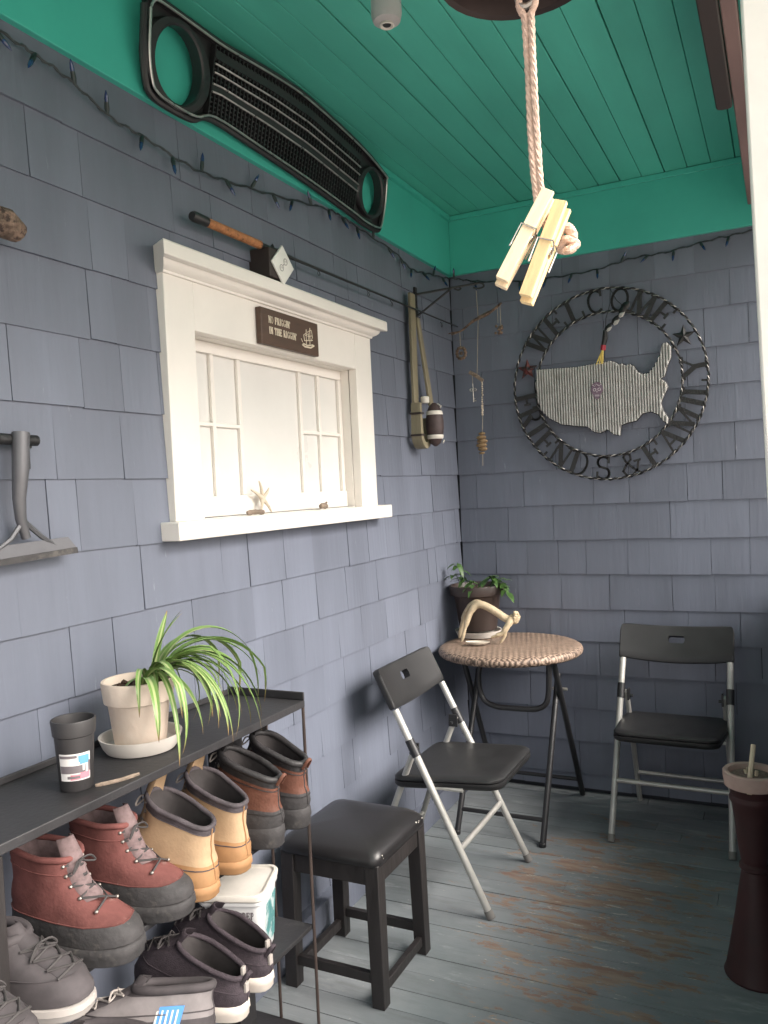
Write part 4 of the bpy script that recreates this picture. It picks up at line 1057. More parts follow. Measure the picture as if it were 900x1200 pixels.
for s0, s1, n in stems:
    s0, s1 = Vector(s0), Vector(s1); mid = (s0+s1)/2+Vector((0, 0, .03)); P = bez([s0, mid, s1], 6); stb.tube(P, .0016, 5)
    for k in range(n):
        p = P[min(len(P)-1, 4+int(k*(len(P)-4)/n))]
        leaf(b, p, (rv.uniform(-.8, .9), rv.uniform(-1, .2), rv.uniform(-.3, .5)), rv.uniform(.038, .062), rv.uniform(.011, .018), rv.uniform(.2, .9))
b.build('leaves', [M['vine']], p2, recalc=False); stb.build('stems', [M['vine']], p2)
b = MB(); b.lathe([(.080, 0), (.094, .003), (.103, .022), (.106, .030), (.100, .029), (.090, .010), (.002, .008)], 40)
sa = b.build('saucer', [M['saucer']]); sa.location = (0.142, -0.185, TZ+.0005); tag(sa, 'greyish white saucer under the dark brown pot on table', 'saucer')
# antler
an = thing('antler', 'bone coloured deer antler with two long tines on woven table', 'antler', (0.225, -0.345, TZ))
b = MB(); b.tube(bez([(.135, .03, .120), (.128, .03, .100), (.095, .025, .105), (.055, .02, .132), (.010, .015, .158), (-.022, .01, .166), (-.05, 0, .145), (-.075, -.012, .085), (-.098, -.02, .006)], 5), [.022]*3+[.020]*3+[.018]*4+[.0165]*5+[.0165]*6+[.0165]*5+[.015]*5+[.012]*5+[.008]*4+[.003], 12); b.build('main_beam', [M['antler']], an)
b = MB(); b.tube(bez([(-.005, .02, .160), (-.04, .03, .170), (-.078, .035, .145), (-.106, .03, .09), (-.127, .028, .012)], 6), [.0155]*6+[.0155]*6+[.0135]*6+[.009]*6+[.003], 12); b.build('tine', [M['antler']], an)
b = MB(); b.tube(bez([(.122, .02, .108), (.108, .0, .08), (.088, -.012, .05), (.06, -.02, .038), (.038, -.022, .030)], 5), [.015]*5+[.013]*5+[.010]*5+[.006]*5+[.003], 9)
b.tube(bez([(.10, -.005, .066), (.092, -.01, .030), (.075, -.014, .006)], 4), [.009]*4+[.006]*4+[.003], 8); b.build('brow_tine', [M['antler']], an)
b = MB()
for k in range(14): a = 2*PI*k/14; b.ball((.136+.004*math.sin(3*a), .03+.021*math.cos(a), .112+.021*math.sin(a)), .0068, 4)
b.build('burr', [M['antler']], an)
b = MB(); rg = []
for i in range(9):
    t = i/8; w = .026*math.sin(PI*min(.98, t*.9+.06))**.7; x_ = -.052+.104*t
    rg.append([(x_, w*math.cos(R(a)), .018+w*.62*math.sin(R(a))) for a in range(180, 361, 20)]+[(x_, w*.86*math.cos(R(a)), .018+w*.45*math.sin(R(a))) for a in range(360, 179, -20)])
b.loft(rg, capa=True, capb=True); sh = b.build('seashell', [M['shell']]); sh.location = (0.215, -0.405, TZ); sh.rotation_euler = (0, 0, R(10)); tag(sh, 'white boat shaped seashell under the antler on woven table', 'seashell')

# ------------------------------------------------------------------ folding chairs
def folding_chair(label, loc, rz, group):
    o = thing('folding_chair', label, 'chair', loc, rz, group)
    hy = .215
    top = Vector((-.172, 0, .785)); foot = Vector((.205, 0, .006))
    def P(t, y_): q = top+(foot-top)*t; return Vector((q.x, y_, q.z))
    for s in (1, -1):
        b = MB(); b.tube([P(0.16, s*hy*.97), P(1.0, s*(hy+.004))], .0125, 12); b.build('front_leg', [M['tubing']], o)
        c = MB(); q0 = P(.985, s*(hy+.004)); c.tube([P(.972, s*(hy+.0035)), P(1.004, s*(hy+.004))], .0145, 12); c.build('foot_cap', [M['footcap']], o)
        b = MB(); b.tube([(-.052, s*(hy-.026), .535), (-.150, s*(hy-.026), .300), (-.255, s*(hy-.026), .006)], .0110, 10); b.build('rear_leg', [M['tubing']], o)
        b = MB(); b.tube([P(.285, s*hy*.975), P(.355, s*hy*.975)], .0158, 12); q = P(.335, s*hy); b.box((q.x-.03, q.y-s*.034-.004, q.z-.025), (q.x+.004, q.y-s*.034+.004, q.z+.02)); b.tube([(q.x-.018, q.y-s*.05, q.z-.01), (q.x-.018, q.y-s*.012, q.z-.01)], .006, 8); b.build('hinge_clip', [M['blackmetal']], o)
        b = MB(); b.tube([(.118, s*(hy-.02), .405), (-.09, s*(hy-.02), .405)], .008, 8); b.build('seat_rail', [M['tubing']], o)
    b = MB(); q = P(.735, 0); b.tube([(q.x, -hy, q.z), (q.x, hy, q.z)], .0098, 10); b.build('front_crossbar', [M['tubing']], o)
    b = MB(); b.tube([(-.205, -hy+.026, .145), (-.205, hy-.026, .145)], .0085, 10); b.build('rear_crossbar', [M['tubing']], o)
    # seat: thick rounded pad
    b = MB(); rg = []
    for (ins, z_) in ((.020, -.030), (.006, -.026), (.0, -.016), (.001, -.006), (.007, -.004), (.002, -.001), (.002, .006), (.010, .013), (.03, .0155), (.09, .013), (.17, .011)):
        ol = rrect(.395-2*ins, .405-2*ins if ins < .15 else .405-2*ins, max(.004, .05-ins*.5), 5)
        rg.append([Vector((.052+x_, y_*(1.0-.05*(x_)/.2), .428+z_+.012*(x_/.2))) for x_, y_ in ol])
    b.loft(rg, capa=True, capb=True); b.build('seat', [M['chairseat']], o, sharp=50)
    # backrest: curved panel with a slotted grip
    b = MB()
    nz, ny = 9, 24; Hb = .145; Wb = .448; t0 = .0
    dirv = (foot-top).normalized()
    nrm = Vector((dirv.z, 0, -dirv.x)) * -1
    if nrm.x < 0: nrm = -nrm
    def bp(u, v, d):   # u -1..1, v 0 top..1 bottom
        y_ = u*Wb/2; crv = -.030*(1-u*u)
        ht = Hb+.010*(1-u*u)
        q = top+dirv*(v*ht-.012)+nrm*(crv+d); return Vector((q.x, y_, q.z))
    us = [-1, -.985, -.95, -.85, -.7, -.5, -.3, -.15, -.13, -.09, 0, .09, .13, .15, .3, .5, .7, .85, .95, .985, 1]
    vs_ = [0, .03, .08, .2, .28, .30, .38, .46, .48, .6, .8, .95, 1]
    def inside(u, v):   # grip slot (open)
        uc, vc = abs(u), v
        return uc < .145 and .285 < vc < .475
    idx = {}
    def vid(i, j, s):
        k = (i, j, s)
        if k not in idx:
            u, v = us[i], vs_[j]
            cu = max(0, abs(u)-.90)/.10; cv = max(0, .2-v)/.2
            if cu > 0 and cv > 0:
                r_ = math.hypot(cu, cv)
                if r_ > 1: u = math.copysign(.90+.10*cu/r_, u); v = .2-.2*cv/r_
            if abs(abs(u)-.13) < .021 and .27 < v < .49:
                if v in (.28, .48): u = math.copysign(.100 if abs(abs(u)-.13) < .001 else .116, u)
                elif abs(abs(u)-.15) < .001 and v in (.30, .46): u = math.copysign(.136, u)
            edge = .004 if (i in (0, len(us)-1) or j in (0, len(vs_)-1)) else 0
            d = (.0125-edge) if s else (-.0125+edge)
            idx[k] = len(b.v); b.v.append(bp(u, v, d))
        return idx[k]
    cell = {}
    for i in range(len(us)-1):
        for j in range(len(vs_)-1):
            uc, vc = (us[i]+us[i+1])/2, (vs_[j]+vs_[j+1])/2
            cell[(i, j)] = not inside(uc, vc)
    for (i, j), ok in cell.items():
        if not ok: continue
        b.f.append([vid(i, j, 1), vid(i+1, j, 1), vid(i+1, j+1, 1), vid(i, j+1, 1)]); b.m.append(0)
        b.f.append([vid(i, j+1, 0), vid(i+1, j+1, 0), vid(i+1, j, 0), vid(i, j, 0)]); b.m.append(0)
        for di, dj, e in ((-1, 0, ((i, j), (i, j+1))), (1, 0, ((i+1, j+1), (i+1, j))), (0, -1, ((i+1, j), (i, j))), (0, 1, ((i, j+1), (i+1, j+1)))):
            if not cell.get((i+di, j+dj), False):
                (a0, a1), (c0, c1) = e
                b.f.append([vid(a0, a1, 1), vid(c0, c1, 1), vid(c0, c1, 0), vid(a0, a1, 0)]); b.m.append(0)
    b.build('backrest', [M['chairseat']], o, sharp=50, bevel=.0)
    return o
c1 = folding_chair('black folding chair with silver legs between stool and round table', (0.307, -0.985, 0), 0.0, 'black folding chairs')
c2 = copy_tree(c1); c2['label'] = 'black folding chair with silver legs right of table, back to end wall'
c2.location = (0.985, -0.293, 0); c2.rotation_euler = (0, 0, R(-91))

# ------------------------------------------------------------------ stool
so = thing('stool', 'square black wooden stool with worn padded vinyl seat beside shoe rack', 'stool', (0.238, -1.597, 0))
for sx_ in (1, -1):
    for sy_ in (1, -1):
        b = MB(); cx, cy = sx_*.140, sy_*.142
        b.hexa([(cx-.019, cy-.019, 0), (cx+.019, cy-.019, 0), (cx+.019, cy+.019, 0), (cx-.019, cy+.019, 0), (cx*.97-.021, cy*.97-.021, .395), (cx*.97+.021, cy*.97-.021, .395), (cx*.97+.021, cy*.97+.021, .395), (cx*.97-.021, cy*.97+.021, .395)])
        b.build('leg', [M['espresso']], so, bevel=.002)
for sy_ in (1, -1):
    b = MB(); b.box((-.121, sy_*.142-.009, .062), (.121, sy_*.142+.009, .090)); b.build('stretcher', [M['espresso']], so, bevel=.002)
for sx_ in (1, -1):
    b = MB(); b.box((sx_*.140-.009, -.123, .028), (sx_*.140+.009, .123, .056)); b.build('stretcher', [M['espresso']], so, bevel=.002)
b = MB(); b.box((-.150, -.153, .335), (.150, .153, .394)); b.build('apron', [M['espresso']], so, bevel=.003)
b = MB(); rg = []
for ins, z_ in ((.010, .392), (.0, .396), (-.004, .410), (.0, .424), (.010, .434), (.03, .443), (.06, .450), (.10, .455), (.14, .457)):
    rg.append([Vector((x_, y_, z_-.010*max(0, (math.hypot(x_, y_)-.17)/.07))) for x_, y_ in rrect(.318-2*ins, .326-2*ins, max(.006, .028-ins*.15), 5)])
b.loft(rg, capa=True, capb=True); b.build('cushion', [M['vinyl']], so, sharp=60)
b = MB(); rw = random.Random(2)
for k in range(7): b.ball((.160+rw.uniform(-.002, .001), -.150+rw.uniform(0, .02) if k < 2 else rw.uniform(.06, .15), .41+rw.uniform(-.003, .014)), rw.uniform(.0015, .003), 3)
b.build('worn_flecks', [M['offwhite']], so)

# ------------------------------------------------------------------ ash stand
st = thing('ash_stand', 'dark red hourglass pedestal stand holding a bowl of sand', 'ash stand', (1.305, -1.215, 0))
b = MB(); b.lathe([(.088, 0), (.090, .006), (.084, .02), (.074, .07), (.056, .17), (.040, .27), (.034, .300), (.040, .306), (.040, .316), (.034, .322), (.042, .37), (.048, .44), (.055, .490), (.060, .498), (.060, .508), (.056, .514), (.060, .530), (.064, .536)], 40); b.build('pedestal', [M['standred']], st)
b = MB(); b.lathe([(.064, .5362), (.072, .540), (.075, .565), (.075, .578), (.071, .582), (.061, .580), (.058, .570), (.058, .556), (.001, .555)], 40, capb=True); b.build('bowl', [M['standrim']], st)
b = MB(); b.lathe([(.0575, .566), (.03, .570), (.001, .572)], 30); b.build('sand', [M['sand']], st)
b = MB(); b.tube([(.012, -.012, .566), (.014, -.010, .585)], .0045, 8); b.tube([(-.008, .012, .566), (-.010, .010, .584)], .0045, 8); b.tube([(-.012, -.002, .568), (-.016, .002, .582)], .0045, 8); b.build('cigarette_ends', [M['stick']], st)
b = MB(); b.tube([(-.004, -.064, .535), (-.002, -.040, .574), (.008, -.002, .655)], [.0065, .007, .0065], 8); sk_ = b.build('stick', [M['stick']]); sk_.location = (1.305, -1.215, 0); tag(sk_, 'pale bamboo stick standing in the sand bowl on red pedestal', 'stick')

# ------------------------------------------------------------------ shoe rack
RK = thing('shoe_rack', 'black metal four tier shoe rack against the house wall', 'shoe rack', (0, 0, 0))
yE, yW = -1.922, -2.840          # right end, left end
xb, xf = 0.056, 0.296
b = MB()
b.box((xb, yW, .868), (xf, yE, .886)); b.box((xb, yE-.006, .8862), (xf, yE, .907)); b.box((xb, yW, .8862), (xb+.006, yE-.0062, .900))
b.build('top_shelf', [M['rack']], RK, bevel=.002)
for z_ in (.598, .304, .032):
    b = MB(); b.box((xb, yW, z_-.012), (xf-.008, yE-.002, z_)); b.build('shelf', [M['rack']], RK, bevel=.002)
for (x_, y_) in ((xf-.004, yE-.004), (xf-.12, yE-.004)):
    b = MB(); b.tube([(x_, y_, 0), (x_, y_, .868)], .0042, 8); b.build('rod', [M['rackrod']], RK)
b = MB(); b.box((xf-.09, yW-.001, 0), (xf, yW+.018, .867)); b.build('end_panel', [M['espresso']], RK, bevel=.002)
b = MB(); b.box((xb, yE-.10, 0), (xb+.06, yE-.03, .866)); b.build('back_upright', [M['rack']], RK, bevel=.002)
b = MB(); b.box((xb, yW+.02, .58), (xb+.02, yW+.06, .866)); b.build('back_upright', [M['rack']], RK, bevel=.002)

# --- things on the top shelf
ZS = .8866
PS = .76
pt = thing('spider_plant', 'whitewashed terracotta pot with arching green striped spider plant', 'potted plant', (0.166, -2.372, ZS+.0145))
pt.scale = (PS, PS, .90)
b = MB(); b.lathe([(.068, 0), (.071, .004), (.084, .098), (.086, .100), (.094, .102), (.100, .146), (.0985, .151), (.091, .151), (.086, .12)], 44, capt=False); b.build('pot', [M['terra']], pt)
b = MB(); b.lathe([(.088, .132), (.05, .137), (.001, .139)], 24)
for k in range(26): a = rv.uniform(0, 6.28); q = rv.uniform(.01, .075); b.ball((q*math.cos(a), q*math.sin(a), .138), rv.uniform(.004, .010), 3)
b.build('soil', [M['soil']], pt)
b = MB(); rs = random.Random(31)
uvs = []
def blade(base, az, L_, w_, a0, a1):
    base = Vector(base); p = base.copy(); n = 16; rr = []
    h = Vector((math.cos(az), math.sin(az), 0)); side = Vector((-math.sin(az), math.cos(az), 0))
    tw = rs.uniform(-.5, .5); curl = rs.uniform(-.7, .7); kink = rs.randint(7, 15) if rs.random() < .35 else 99
    for i in range(n+1):
        t = i/n; a = a0+(a1-a0)*(t**.82)+(.45 if i >= kink else 0)
        az_ = az+curl*t*t; h = Vector((math.cos(az_), math.sin(az_), 0)); side = Vector((-math.sin(az_), math.cos(az_), 0))
        d = h*math.sin(a)+Vector((0, 0, math.cos(a)))
        nn = h*math.cos(a)-Vector((0, 0, math.sin(a)))
        w = w_*(min(1, .55+t*2.5))*(1-t**3.0)*1.0+.0004
        s2 = (side+nn*tw*t).normalized()
        rr.append([p-s2*w-nn*w*.35, p, p+s2*w-nn*w*.35])
        p = p+d*L_/n
    o_ = len(b.v)
    b.loft(rr, closed=False)
for k in range(22):
    azd = rs.gauss(30, 36) if k < 17 else rs.uniform(-180, 180)
    L_ = rs.uniform(.22, .38); a0 = R(rs.uniform(14, 48)); a1 = R(rs.uniform(168, 200))
    if k in (0, 1, 2): azd, a1, L_ = rs.uniform(40, 110), R(rs.uniform(50, 75)), .20; a0 = R(4)
    if azd > 135 or azd < -110: L_ *= .45
    a_ = rs.uniform(0, 6.28); q = rs.uniform(0, .016)
    blade((.022+q*math.cos(a_), .028+q*math.sin(a_), .132), R(azd), L_, rs.uniform(.0070, .0105), a0, a1)
for (bx, by, az, L_, a0, a1) in ((.07, -.02, -8, .40, 26, 186), (.07, .0, 12, .44, 24, 184), (.065, .02, 28, .48, 22, 180), (.06, .03, 44, .47, 18, 180), (.06, .04, 56, .50, 18, 172), (.05, .04, 20, .36, 34, 186), (.05, .05, 36, .40, 30, 184), (.05, .05, 52, .44, 26, 182), (.04, .05, 66, .50, 20, 168), (.03, .05, 74, .46, 14, 176), (.075, -.035, -20, .30, 30, 188), (.070, .010, 2, .29, 38, 184), (.065, .03, 22, .31, 30, 182), (.06, .04, 34, .33, 26, 178), (.05, .05, 50, .38, 20, 170), (.05, .05, 62, .42, 16, 160), (.04, .05, 80, .44, 10, 150), (.02, .05, 92, .40, 8, 168), (.05, .06, 70, .36, 28, 166), (.06, .05, 40, .36, 14, 186)):
    blade((bx*.6, by, .134), R(az-12), L_*.92, .0128, R(a0+8), R(a1))
fo = b.build('foliage', [M['blade']], pt, recalc=False, sharp=60)
me = fo.data; uvl = me.uv_layers.new(name='UVMap')
for poly in me.polygons:
    for li in poly.loop_indices:
        vi = me.loops[li].vertex_index; uvl.data[li].uv = ((vi % 3)/2, ((vi//3) % 17)/16)
b = MB(); b.lathe([(.082, 0), (.094, .002), (.104, .016), (.112, .038), (.114, .044), (.108, .043), (.096, .018), (.002, .0165)], 44)
sa = b.build('saucer', [M['saucer']]); sa.location = (0.166, -2.372, ZS+.0003); sa.scale = (PS, PS, PS); tag(sa, 'pale plastic saucer under the whitewashed pot on shoe rack', 'saucer')

cu = thing('plastic_cup', 'matte black plastic cup with white, blue and pink label', 'cup', (0.215, -2.595, ZS))
b = MB(); b.lathe([(.028, 0), (.030, .003), (.0355, .100), (.038, .102), (.0405, .128), (.0395, .1305), (.037, .130), (.034, .100), (.030, .01), (.001, .008)], 36); b.build('body', [M['cup']], cu)
def cyl_patch(b, a0, a1, z0, z1, off, mi=0, n=8, ra=.030, rb=.0355, H=.100, jag=None):
    rr = []
    for i in range(n+1):
        a = R(a0+(a1-a0)*i/n); q = []
        for z_ in (z0, z1):
            r_ = ra+(rb-ra)*z_/H+off; q.append((r_*math.cos(a), r_*math.sin(a), z_))
        rr.append(q)
    b.loft(rr, closed=False, mi=mi)
b = MB(); cyl_patch(b, -95, 5, .022, .072, .0006); b.build('label', [M['labelwhite']], cu, recalc=False)
b = MB()
cyl_patch(b, -93, -38, .064, .069, .0010, 0); cyl_patch(b, -93, -12, .036, .050, .0010, 0)
cyl_patch(b, -34, 0, .056, .068, .0012, 1); cyl_patch(b, -30, -4, .052, .0565, .0013, 1); cyl_patch(b, -22, -16, .040, .052, .0014, 2)
cyl_patch(b, -70, -30, .026, .031, .0010, 0); cyl_patch(b, -30, 2, .0245, .036, .0011, 3); cyl_patch(b, -60, -30, .0235, .0335, .0009, 3); cyl_patch(b, -3, 4, .036, .056, .0012, 0)
b.build('label_print', [M['tubprint'], M['labelblue'], M['labelwhite'], M['labelpink']], cu, recalc=False)
b = MB(); b.tube(bez([(0, -.04, .003), (.012, 0, .004), (.006, .045, .003)], 4), [.003, .004, .004, .004, .004, .004, .004, .004, .003], 6, sx=.5); o = b.build('wood_chip', [M['drift']]); o.location = (0.262, -2.545, ZS); o.rotation_euler = (0, 0, R(-20)); tag(o, 'curled pale wood chip lying at front edge of top rack shelf', 'wood chip')

# ------------------------------------------------------------------ footwear
def outline(x0, x1, W, n=28, heelw=.86):
    """closed egg shaped foot outline, heel at x0, toe at x1"""
    pts = []
    for k in range(n):
        a = 2*PI*k/n; c, s = math.cos(a), math.sin(a)
        u = .5-.5*math.copysign(abs(c)**.8, c)         # 0 heel .. 1 toe
        w = W/2*math.copysign(abs(s)**.75, s)*(heelw+(1-heelw)*min(1, max(0, (u-.25)/.45)))
        pts.append((x0+(x1-x0)*u, w))
    return pts
def interp(tab, h):
    for (a, b_) in zip(tab[:-1], tab[1:]):
        if a[0] <= h <= b_[0]:
            t = (h-a[0])/(b_[0]-a[0]) if b_[0] > a[0] else 0
            return [a[i]+(b_[i]-a[i])*t for i in range(1, len(a))]
    return list(tab[-1][1:])
BOOT = [(0, 0, 1.0, 1.0), (.10, -.008, 1.0, 1.02), (.22, -.004, .965, .99), (.32, .004, .89, .93), (.42, .012, .77, .86), (.52, .018, .66, .80), (.64, .022, .585, .76), (.80, .016, .54, .77), (.92, .008, .53, .80), (1, .004, .535, .82)]
SNEAK = [(0, 0, 1.0, 1.0), (.16, -.012, 1.0, 1.02), (.34, -.010, .965, 1.0), (.5, -.004, .90, .95), (.64, .006, .80, .89), (.78, .012, .68, .83), (.9, .010, .60, .79), (1, .004, .57, .78)]
def shoe(name, label, group, loc, rz, table, L_, W, H, sole_h, mats, tilt=0.0, tongue=True, laces=True, loop=True, collar=.009, sole_flare=.006, lace_mat='lace', heel_tabs=False, pitch=0, patch=False, fox=.30, coll_frac=.80):
    """mats: upper, foxing, sole, collar, lining, tongue"""
    o = thing(name, label, 'shoe' if table is SNEAK else 'boot', loc, rz, group)
    o.rotation_euler = (0, R(pitch), rz)
    n = 28
    b = MB(); rg = []
    for z_, e in ((0, -.004), (.004, 0), (sole_h*.45, .001), (sole_h*.55, sole_flare*.6), (sole_h*.92, sole_flare*.4), (sole_h, -.001)):
        zt = lambda u: 0
        rg.append([Vector((x_, y_, z_+.010*max(0, (x_/L_-.75))**1.5*4*(1-z_/sole_h*.3))) for x_, y_ in outline(-e, L_+e, W+2*e)])
    b.loft(rg, capa=True, capb=True); b.build('sole', [mats[2]], o, sharp=50)
    b = MB(); rg = []; hs_ = [i/15 for i in range(16)]
    for h in hs_:
        x0, x1, w = interp(table, h)
        ol = outline(x0*L_ if x0 > 0 else x0*.3, x1*L_, W*w)
        rg.append([Vector((x_, y_, sole_h+h*H+tilt*h*(x_-.27*L_)+.006*max(0, (x_/L_-.75))*4*(1-h))) for x_, y_ in ol])
    sd = Vector((loc[1]*7.3, loc[0]*3.1, loc[2]))
    for k_, r_ in enumerate(rg):
        ck = sum(r_, Vector())/n; amt = .055*math.sin(PI*min(1, k_/13.0))
        for i_, q in enumerate(r_):
            nn = noise.noise(q*26+sd)+.6*noise.noise(q*60+sd)
            r_[i_] = ck+(q-ck)*(1+amt*nn)+Vector((0, 0, (.004*noise.noise(q*18+sd) if k_ > 9 else 0)))
    last = rg[-1]; cen = sum(last, Vector())/n
    inn = [[q+(cen-q)*.10 for q in last], [q+(cen-q)*.16-Vector((0, 0, .02)) for q in last], [q+(cen-q)*.14-Vector((0, 0, H*.7)) for q in last]]
    nr = len(rg)
    def mi(i, j):
        if i >= nr-1: return 3
        h = hs_[i]
        if h < fox: return 1
        if h > coll_frac: return 2
        return 0
    b.loft(rg+inn, capb=True, mis=mi)
    b.build('upper', [mats[0], mats[1], mats[3], mats[4]], o, sharp=70)
    for hh in ((fox, coll_frac) if table is BOOT else (.45,)):
        k_ = min(range(len(hs_)), key=lambda i: abs(hs_[i]-hh)); rgk = rg[k_]; ck = sum(rgk, Vector())/n
        b = MB(); b.tube([q+(q-ck).normalized()*.0004 for q in rgk], .0013, 5, closed=True); b.build('seam', [mats[3] if table is BOOT else mats[1]], o)
    b = MB(); b.tube([rg[k_][0]+Vector((-.0006, 0, 0)) for k_ in range(1, len(rg))], .0016, 5); b.build('back_seam', [mats[1]], o)
    b = MB(); ring = [q+(cen-q)*.04+Vector((0, 0, -.002)) for q in last]; b.tube(ring, collar, 8, closed=True); b.build('collar', [mats[3]], o, sharp=70)
    def front(h):
        x0, x1, w = interp(table, h); return Vector((x1*L_, 0, sole_h+h*H+tilt*h*(x1*L_-.27*L_))), W*w
    if tongue:
        b = MB(); rr = []
        for k, h in enumerate((.5, .65, .8, .92, 1.0, 1.10, 1.20)):
            p, w = front(min(h, 1.0)); p = p+Vector((.008-.012*max(0, h-.9)*6, 0, (h-1)*H if h > 1 else 0)); hw_ = w*(.26 if h < 1 else .24-.3*(h-1))
            rr.append([p+Vector((-.012, -hw_, 0)), p+Vector((.001, -hw_*.5, .003)), p+Vector((.004, 0, .004)), p+Vector((.001, hw_*.5, .003)), p+Vector((-.012, hw_, 0))])
        rr2 = [[q+Vector((-.006, 0, -.001)) for q in r_] for r_ in rr]
        b.loft([r_+list(reversed(s_)) for r_, s_ in zip(rr, rr2)], capa=True, capb=True); b.build('tongue', [mats[5]], o, sharp=70)
    if laces:
        b = MB()
        hsl = (.40, .52, .64, .76, .88) if table is BOOT else (.46, .58, .70, .82)
        for k, h in enumerate(hsl):
            p, w = front(h); q, w2 = front(hsl[min(k+1, len(hsl)-1)]); e = .30
            for s in (1, -1):
                b.tube([p+Vector((-.010, s*w*e, .004)), (p+q)/2+Vector((.010, 0, .010)), q+Vector((-.010, -s*w2*e, .004))], .0022, 5)
        p, w = front(hsl[-1])
        for s in (1, -1): b.tube(bez([p+Vector((.008, 0, .010)), p+Vector((.015, s*.018, .010)), p+Vector((.016, s*.030, -.004)), p+Vector((.012, s*.016, .000)), p+Vector((.010, 0, .008))], 4), .0020, 5)
        b.build('laces', [M[lace_mat]], o)
        if table is BOOT:
            for h in hsl:
                p, w = front(h)
                for s in (1, -1):
                    b = MB(); b.ball(p+Vector((-.010, s*w*.31, .004)), .0038, 4); b.build('eyelet', [M['hook']], o)
    if loop:
        p = last[0]; b = MB(); b.tube(bez([p+Vector((.0, -.010, -.012)), p+Vector((-.012, -.008, .006)), p+Vector((-.016, 0, .012)), p+Vector((-.012, .008, .006)), p+Vector((0, .010, -.012))], 4), .0042, 6, sx=.6); b.build('heel_loop', [mats[0]], o)
    if heel_tabs:
        for zz, ht in ((.40, .26), (.82, .2)):
            x0, x1, w = interp(table, zz); b = MB()
            xx = x0*L_ if x0 > 0 else x0*.3
            b.box((xx-.0035, -.006, sole_h+zz*H-ht*H/2), (xx+.003, .006, sole_h+zz*H+ht*H/2)); b.build('heel_tab', [M['lace']], o, bevel=.001)
    if patch:
        b = MB()
        for s in (1, -1):
            b.hexa([(.06, s*.0425, sole_h+.012), (.115, s*.0445, sole_h+.012), (.115, s*.048, sole_h+.012), (.06, s*.047, sole_h+.012), (.05, s*.036, sole_h+.052), (.098, s*.037, sole_h+.052), (.098, s*.0405, sole_h+.052), (.05, s*.040, sole_h+.052)])
        pp_ = b.build('side_patch', [M['bluepatch']], o)
        for s in (1, -1):
            b = MB()
            for k in range(5):
                xx = .066+k*.010
                b.hexa([(xx, s*.0470, sole_h+.018), (xx+.0035, s*.0472, sole_h+.018), (xx+.0035, s*.0490, sole_h+.018), (xx, s*.0488, sole_h+.018), (xx-.006, s*.040, sole_h+.046), (xx-.0025, s*.040, sole_h+.046), (xx-.0025, s*.0418, sole_h+.046), (xx-.006, s*.0418, sole_h+.046)])
            b.build('stripe_marks', [M['offwhite']], pp_)
    return o
Z2, Z3, Z4 = .5995, .3055, .0335
brown = (M['brownlea'], M['rubber'], M['rubber'], M['collar'], M['lining'], M['collar'])
tan = (M['tanlea'], M['tandark'], M['tandark'], M['greycollar'], M['lining'], M['tanlea'])
red = (M['redlea'], M['rubber'], M['rubber'], M['redlea'], M['greymesh'], M['greymesh'])
blk = (M['knit'], M['knit'], M['whitesole'], M['knit'], M['lining'], M['knit'])
gry = (M['greyshoe'], M['darkshoe'], M['greysole'], M['darkshoe'], M['lining'], M['darkshoe'])
drk = (M['darkshoe'], M['darkshoe'], M['greysole'], M['darkshoe'], M['lining'], M['darkshoe'])
gA = 'boots and shoes stored on the rack'
shoe('hiking_boot', 'dark brown hiking boot nearest the stool, heel out, on second rack shelf', gA, (.345, -2.012, Z2), R(177), BOOT, .285, .104, .138, .050, brown, fox=.30, tilt=.40, collar=.008, coll_frac=.74)
shoe('hiking_boot', 'dark brown hiking boot standing between its mate and the tan boots', gA, (.345, -2.125, Z2), R(184), BOOT, .285, .104, .138, .050, brown, fox=.30, tilt=.40, collar=.008, coll_frac=.74)
shoe('work_boot', 'tan nubuck boot standing beside the dark brown hiking boots', gA, (.345, -2.262, Z2), R(176), BOOT, .285, .110, .148, .030, tan, fox=.30, tilt=.40, collar=.0055, loop=False, coll_frac=.86)
shoe('work_boot', 'tan nubuck boot standing beside the brick red boots', gA, (.350, -2.378, Z2), R(183), BOOT, .285, .110, .148, .030, tan, fox=.30, tilt=.40, collar=.0055, loop=False, coll_frac=.86)
shoe('trail_boot', 'brick red boot with grey rubber toe beside the tan boots', gA, (.085, -2.496, Z2), R(9), BOOT, .268, .106, .150, .034, red, fox=.24, tilt=-.1, collar=.006, lace_mat='darklace')
shoe('trail_boot', 'brick red boot with grey rubber toe beside the dark shoes', gA, (.094, -2.642, Z2), R(7), BOOT, .270, .106, .150, .034, red, fox=.24, tilt=-.1, collar=.006, lace_mat='darklace')
shoe('sneaker', 'dark grey shoe with pale sole left of the red boots, the nearer to them', gA, (.115, -2.800, Z2), R(8), SNEAK, .285, .100, .085, .026, drk, lace_mat='darklace', loop=False)
shoe('sneaker', 'dark grey shoe with pale sole at far left end of second shelf', gA, (.135, -2.905, Z2), R(4), SNEAK, .285, .100, .085, .026, drk, lace_mat='darklace', loop=False)
shoe('sneaker', 'charcoal knit sneaker with white sole in front of the white tub', gA, (.345, -2.200, Z3), R(178), SNEAK, .285, .100, .082, .036, blk, tilt=.35, heel_tabs=True, lace_mat='darklace', fox=.1, collar=.006, sole_flare=.006)
shoe('sneaker', 'charcoal knit sneaker with white sole beside the grey blue-marked shoe', gA, (.355, -2.305, Z3), R(183), SNEAK, .285, .100, .082, .036, blk, tilt=.35, heel_tabs=True, lace_mat='darklace', fox=.1, collar=.006, sole_flare=.006)
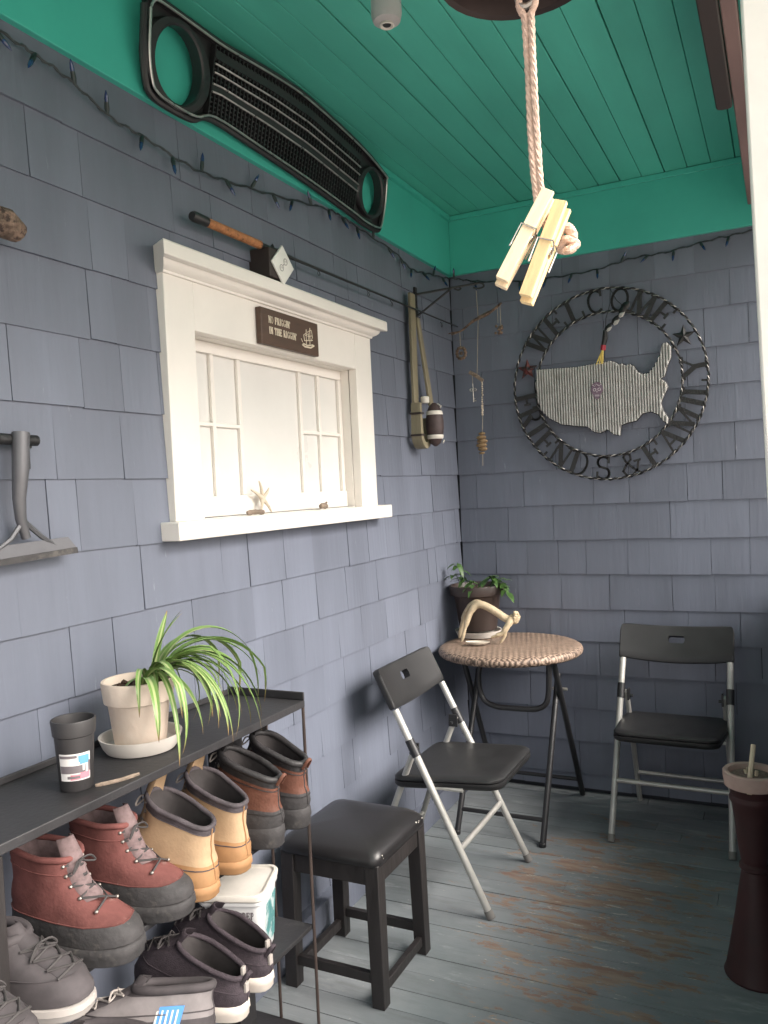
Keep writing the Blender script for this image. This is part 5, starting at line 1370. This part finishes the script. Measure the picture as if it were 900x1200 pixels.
gs = shoe('sneaker', 'grey suede sneaker with bright blue striped patch on third shelf', gA, (.345, -2.415, Z3), R(204), SNEAK, .285, .100, .082, .030, gry, patch=True, loop=False)
gs.location = (.365, -2.430, Z3+.022); gs.rotation_euler = (R(20), 0, R(206))
shoe('sneaker', 'grey suede sneaker with pale laces left of the blue-patched one', gA, (.320, -2.555, Z3), R(200), SNEAK, .285, .100, .082, .030, gry, patch=False, loop=False)

# ------------------------------------------------------------------ white tub
tu = thing('plastic_tub', 'white square plastic tub with teal label on the third rack shelf', 'tub', (0.190, -2.095, Z3), R(20))
tu.scale = (1, 1, 1.24)
b = MB(); rg = []
for w_, z_ in ((.128, 0), (.134, .003), (.152, .118), (.152, .120), (.160, .121), (.160, .127)):
    rg.append([Vector((x_, y_, z_)) for x_, y_ in rrect(w_, w_, .022, 5)])
for w_, z_ in ((.148, .127), (.146, .118), (.126, .01)):
    rg.append([Vector((x_, y_, z_)) for x_, y_ in rrect(w_, w_, .022, 5)])
b.loft(rg, capa=True, capb=True); b.build('body', [M['tub']], tu, sharp=40)
b = MB(); rg = []
for w_, z_ in ((.157, .1275), (.164, .130), (.165, .139), (.161, .142), (.150, .142), (.147, .138)):
    rg.append([Vector((x_, y_, z_)) for x_, y_ in rrect(w_, w_, .024, 5)])
b.loft(rg, capa=True, capb=True); b.build('lid', [M['offwhite']], tu, sharp=40)
def facepx(u, v, d): return Vector((.0668+.0092*v/.12+d, u, v))     # +x face
def facemy(u, v, d): return Vector((u, -.0668-.0092*v/.12-d, v))    # -y face
b = MB(); q = [(-.048, .016), (.050, .016), (.056, .105), (-.03, .105)]
b.prism(q, lambda u, v: facepx(u, v, .0002), lambda u, v: facepx(u, v, .0008)); b.build('label', [M['tublabel']], tu)
b = MB(); u = -.030
for ch in 'POLY-PREP':
    if ch == 'O' or True:
        glyph(b, ch, lambda a, c, d, u=u: facemy(u+a, .094+c, .0004+d), .0082, .013, .0006, bold=1.2); u += .0098
b.box((-.028, -.0735-.0008, .084), (.02, -.0733, .087)); b.build('lettering', [M['tubprint']], tu)

print('objects', len(bpy.data.objects))
